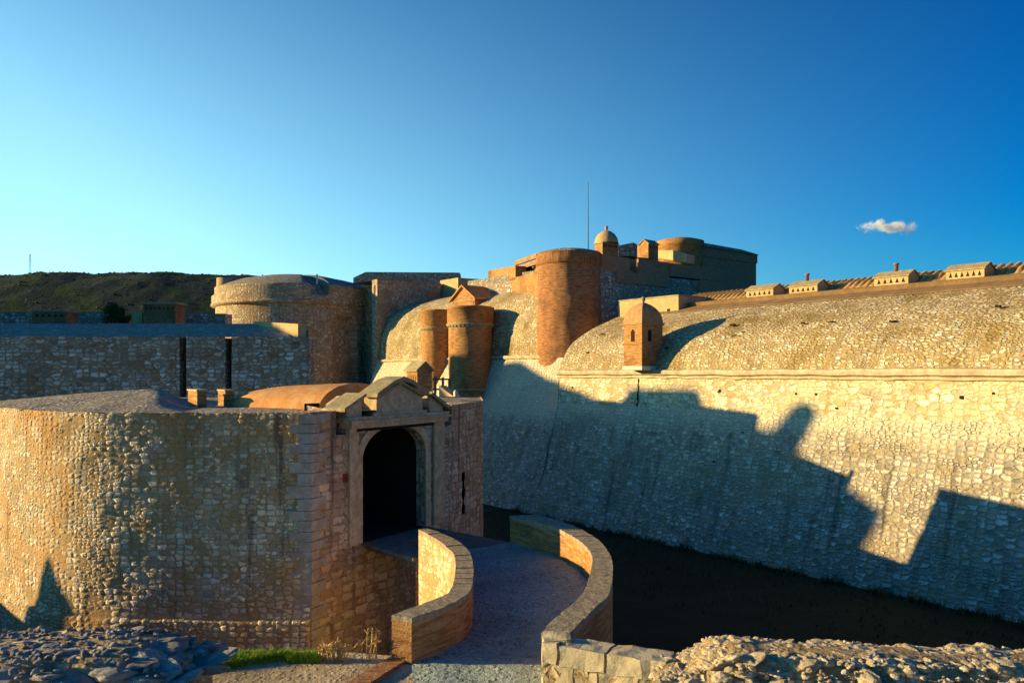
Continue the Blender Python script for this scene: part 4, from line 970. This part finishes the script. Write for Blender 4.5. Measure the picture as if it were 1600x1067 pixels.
for i, (px0, px1, n, hh, lab) in enumerate(((494, 540, 45, .34, 'sprawling dry golden weeds on the gravel edge below the gatehouse corner'), (566, 592, 10, .6, 'tall dry weed stalks standing against the dark wall beside the bridge'))):
    q = MB()
    for k in range(n):
        px = random.uniform(px0, px1); p = PZ(px, random.uniform(1030, 1036), ZD); h = hh*random.uniform(.4, 1.0); a = random.uniform(-.5, .9) if i == 0 else random.uniform(-.1, .35)
        tip = p+Vector((a*h, random.uniform(-.2, .2)*h, h)); mid = p.lerp(tip, .5)+Vector((-a*.12*h, 0, .05)); q.tube([p, mid, tip], [.009, .007, .004], 4)
        for s_ in range(5):
            b0 = mid.lerp(tip, s_/5); q.tube([b0, b0+Vector((random.uniform(-.08, .08), random.uniform(-.08, .08), random.uniform(.03, .1)))], [.006, .002], 3)
    tag(q.build('dry_weed', M['dry']), lab, 'weed')
q = MB()
for k in range(16):
    x = random.uniform(-15.5, -12.0)
def bush(name, c, rx, rz, n, ls, label, parent_stem=True):
    t = thing(name, label, 'bush'); q = MB()
    cl = [Vector((random.gauss(0, .45)*rx, random.gauss(0, .45)*rx, random.uniform(.15, 1)*rz)) for _ in range(26)]
    for i in range(n):
        b = random.choice(cl); d = Vector((random.gauss(0, 1), random.gauss(0, 1), random.gauss(0, 1))).normalized()*random.random()**.4*rx*.36
        p = Vector(c)+b+d; a = Vector((random.gauss(0, 1), random.gauss(0, 1), random.gauss(0, 1))).normalized()*ls; e = a.cross(Vector((random.gauss(0, 1), random.gauss(0, 1), random.gauss(0, 1)))).normalized()*ls*.5
        q.poly([p-a, p+e, p+a, p-e])
    q.build('foliage', M['leaf'], t); q = MB()
    for b in cl[:8]: q.tube([Vector(c)-UP*.3, Vector(c)+b*.5+UP*.1, Vector(c)+b], [.06, .04, .015], 5)
    q.build('stem', M['wood'], t)
c = P(182, 508, 61); bush('bush', c, .95, 1.45, 4200, .07, 'dark green bush in front of the low rear wall')
for (px, py, Y, lab) in ((156, 522, 45.2, 'small dry tuft growing on top of the dark bastion wall, left one'), (284, 519, 45.4, 'small dry tuft growing above the first vertical slot of the bastion')):
    q = MB(); p = P(px, py, Y); p.z = 1.95
    for k in range(60): blade(q, p+Vector((random.gauss(0, .18), random.gauss(0, .08), 0)), random.uniform(.15, .4), .9, .012)
    tag(q.build('dry_tuft', M['dry']), lab, 'weed')

q = MB(); random.seed(8)
for i in range(5200):
    s_ = random.uniform(8, 46)+random.gauss(0, .4); d = abs(random.gauss(0, .35))+(.0 if random.random() < .6 else random.uniform(0, 9)); p = W2(35.5-d, s_, -10.0); k = fr(s_*.9, d*.8, 3)
    if k < -.1: continue
    blade(q, p, random.uniform(.08, .34)*(1+k), .8, .03, 2)
tag(q.build('ditch_grass', M['ditch']), 'dark rough grass along the foot of the long wall', kind='stuff')

# shrubs over the hillside crest
q = MB(); random.seed(3)
for i in range(1500):
    x = random.uniform(-1350, -250); y = random.uniform(1150, 1640) if i % 3 else random.uniform(1490, 1600); z = hill_h(x, y); r = random.uniform(1.0, 2.6)
    rock(q, (x, y, z-r*.1), r, .6, 1, .5)
tag(q.build('hillside_scrub', leafmat('scrub', (.006, .018, .008), (.02, .034, .012))), 'dark scrub dotted over the hillside', kind='stuff')
# lattice mast on the hill
lm = thing('lattice_mast', 'faint lattice radio mast standing on the hilltop at far left', 'mast')
Ym = 1560; bp = P(47, 431, Ym); zt = (HZ-397)/F*Ym; q = MB(); zb = bp.z-6
for sx_, sy_ in ((-1, -1), (1, -1), (1, 1), (-1, 1)): q.tube([Vector((bp.x+sx_*2.2, Ym+sy_*2.2, zb)), Vector((bp.x+sx_*.5, Ym+sy_*.5, zt))], .22, 5)
q.build('legs', M['metal'], lm); q = MB()
for k in range(14):
    f0, f1 = k/14, (k+1)/14; w0 = 2.2-1.7*f0; w1 = 2.2-1.7*f1; z0 = zb+(zt-zb)*f0; z1 = zb+(zt-zb)*f1; sgn = 1 if k % 2 else -1
    q.tube([Vector((bp.x-sgn*w0, Ym-w0, z0)), Vector((bp.x+sgn*w1, Ym-w1, z1))], .12, 4)
q.build('bracing', M['metal'], lm)

# ================================================================== CLOUD (volume)
t = NT('cloud_vapour'); t.t.nodes.remove(t.b); pv_ = t.n('ShaderNodeVolumePrincipled'); pv_.inputs['Color'].default_value = (1, 1, 1, 1); pv_.inputs['Anisotropy'].default_value = 0.0
o_ = t.obj(); nn_ = t.noise(o_, .022, 7, .66)[0]
sc_ = t.vm('MULTIPLY', t.vm('SUBTRACT', o_, (0, 0, 44)), (1/135, 1/70, 1/36)); ln = t.n('ShaderNodeVectorMath', operation='LENGTH'); t.l(sc_, ln.inputs[0])
fall = t.math('SUBTRACT', 1.0, ln.outputs['Value']); dn_ = t.math('ADD', nn_, t.math('MULTIPLY', fall, .30))
t.l(t.math('MULTIPLY', t.math('MULTIPLY', t.sm(dn_, .58, .86), t.sm(fall, 0.0, .25)), .10), pv_.inputs['Density']); t.l(pv_.outputs[0], t.out.inputs['Volume']); M['cloud'] = t.m
q = MB(); Yc = 3000; random.seed(21); rs = random.getstate()
for (px, py, r) in ((1345, 346, 22), (1360, 349, 30), (1378, 350, 32), (1396, 349, 26), (1412, 353, 34), (1420, 352, 30), (1432, 354, 20), (1418, 345, 22), (1352, 343, 16)):
    c = P(px, py, Yc); rock(q, (c.x, c.y, c.z), r*2.2, .62, 3, .2)
cl = q.build('cloud', M['cloud']); tag(cl, 'single small white cloud low in the blue sky at right', 'cloud')
me = cl.modifiers.new('r', 'REMESH'); me.mode = 'VOXEL'; me.voxel_size = 7

# ================================================================== OUT OF FRAME: added blockers, outlined to throw shadows on the long wall and ravelin
X0 = -58.0
def hit(px, py, D=None):
    r = (px-800)/F; k = (HZ-py)/F; D = D or 37.9
    Y = D/(E.x*r+E.y)
    if k*Y < -2 and D < 38:
        # plane D = 37.9 + .30*(z+2)
        Y = (37.9+.6)/((E.x*r+E.y)-.30*k)
    return Vector((r*Y, Y, k*Y))
def back(p, X=X0):
    t = (p.x-X)/LIGHT.x; return Vector((X, p.y-LIGHT.y*t, p.z-LIGHT.z*t))
o1 = [back(hit(*p)) for p in ((780, 570, 40.8), (820, 566, 40.8), (874, 594, 40.8))]+[back(hit(*p)) for p in ((905, 611), (960, 637), (985, 606), (1092, 607), (1096, 700))]
pts = [Vector((X0, o1[0].y, -10))]+o1+[Vector((X0, o1[-1].y, -10))] if False else o1+[Vector((X0, o1[-1].y, -10)), Vector((X0, o1[0].y, -10))]
pts[-2].y = o1[-1].y
q = MB(); q.prism(pts, Vector((-6, .6, 0))); tag(q.build('side_shadow_block', M['tower']), 'added unseen block outside the left edge, outline shaped to shade the long wall', 'fortress building')  # added blocker, outline projected back from the shadow edge on the long wall
o2 = [back(hit(*p)) for p in ((1080, 632), (1120, 646), (1150, 660), (1202, 672), (1222, 650), (1236, 634), (1256, 625), (1272, 632), (1277, 648), (1262, 674), (1242, 705), (1320, 755), (1380, 800), (1362, 838), (1340, 876))]
pts = o2+[Vector((X0, o2[-1].y, -10)), Vector((X0, o2[0].y, -10))]
q = MB(); q.prism(pts, Vector((-1.6, .16, 0))); tag(q.build('side_shadow_panel', M['tower']), 'added unseen panel outside the left edge, outline shaped to cast the sloping knobbed shadow', 'fortress wall')  # added thin blocker, cut to the knob and slope of the wall shadow
# gabled plate added out of frame, shaped to throw the dark triangle on the ravelin
gable_caster = thing('gable_shadow_plate', 'added unseen gabled plate outside the left edge, shaped to shade the round outwork', 'hut')
def hitR(px, py):
    r = (px-800)/F; best = min((p for p in vis), key=lambda p: abs(p.x-r*p.y)); return P(px, py, best.y)
c = [back(hitR(px, py), -30) for px, py in ((90, 868), (60, 965), (165, 972))]
q = MB(); q.prism([Vector((-30, c[1].y, -7)), Vector((-30, c[1].y, c[1].z)), c[0], c[2], Vector((-30, c[2].y, -7))], Vector((-.5, .05, 0))); q.build('wall', M['tower'], gable_caster)

# ================================================================== origins at the base of every thing
bpy.context.view_layer.update()
def bounds(o, acc):
    if o.type == 'MESH':
        co = np.empty(len(o.data.vertices)*3, dtype=np.float32); o.data.vertices.foreach_get('co', co); co = co.reshape(-1, 3); acc.append(co.min(0)); acc.append(co.max(0))
    for ch in o.children: bounds(ch, acc)
for o in [o for o in S.objects if o.parent is None and o.type in ('MESH', 'EMPTY')]:
    acc = []; bounds(o, acc)
    if not acc: continue
    a = np.array(acc); lo = a.min(0); hi = a.max(0); L = Vector((float(lo[0]+hi[0])/2, float(lo[1]+hi[1])/2, float(lo[2])))
    if o.type == 'EMPTY':
        o.location = L
        for ch in o.children: ch.location = -L
    else:
        n = len(o.data.vertices); co = np.empty(n*3, dtype=np.float32); o.data.vertices.foreach_get('co', co); co = co.reshape(-1, 3)-np.array(L, dtype=np.float32)
        o.data.vertices.foreach_set('co', co.ravel()); o.data.update(); o.location = L
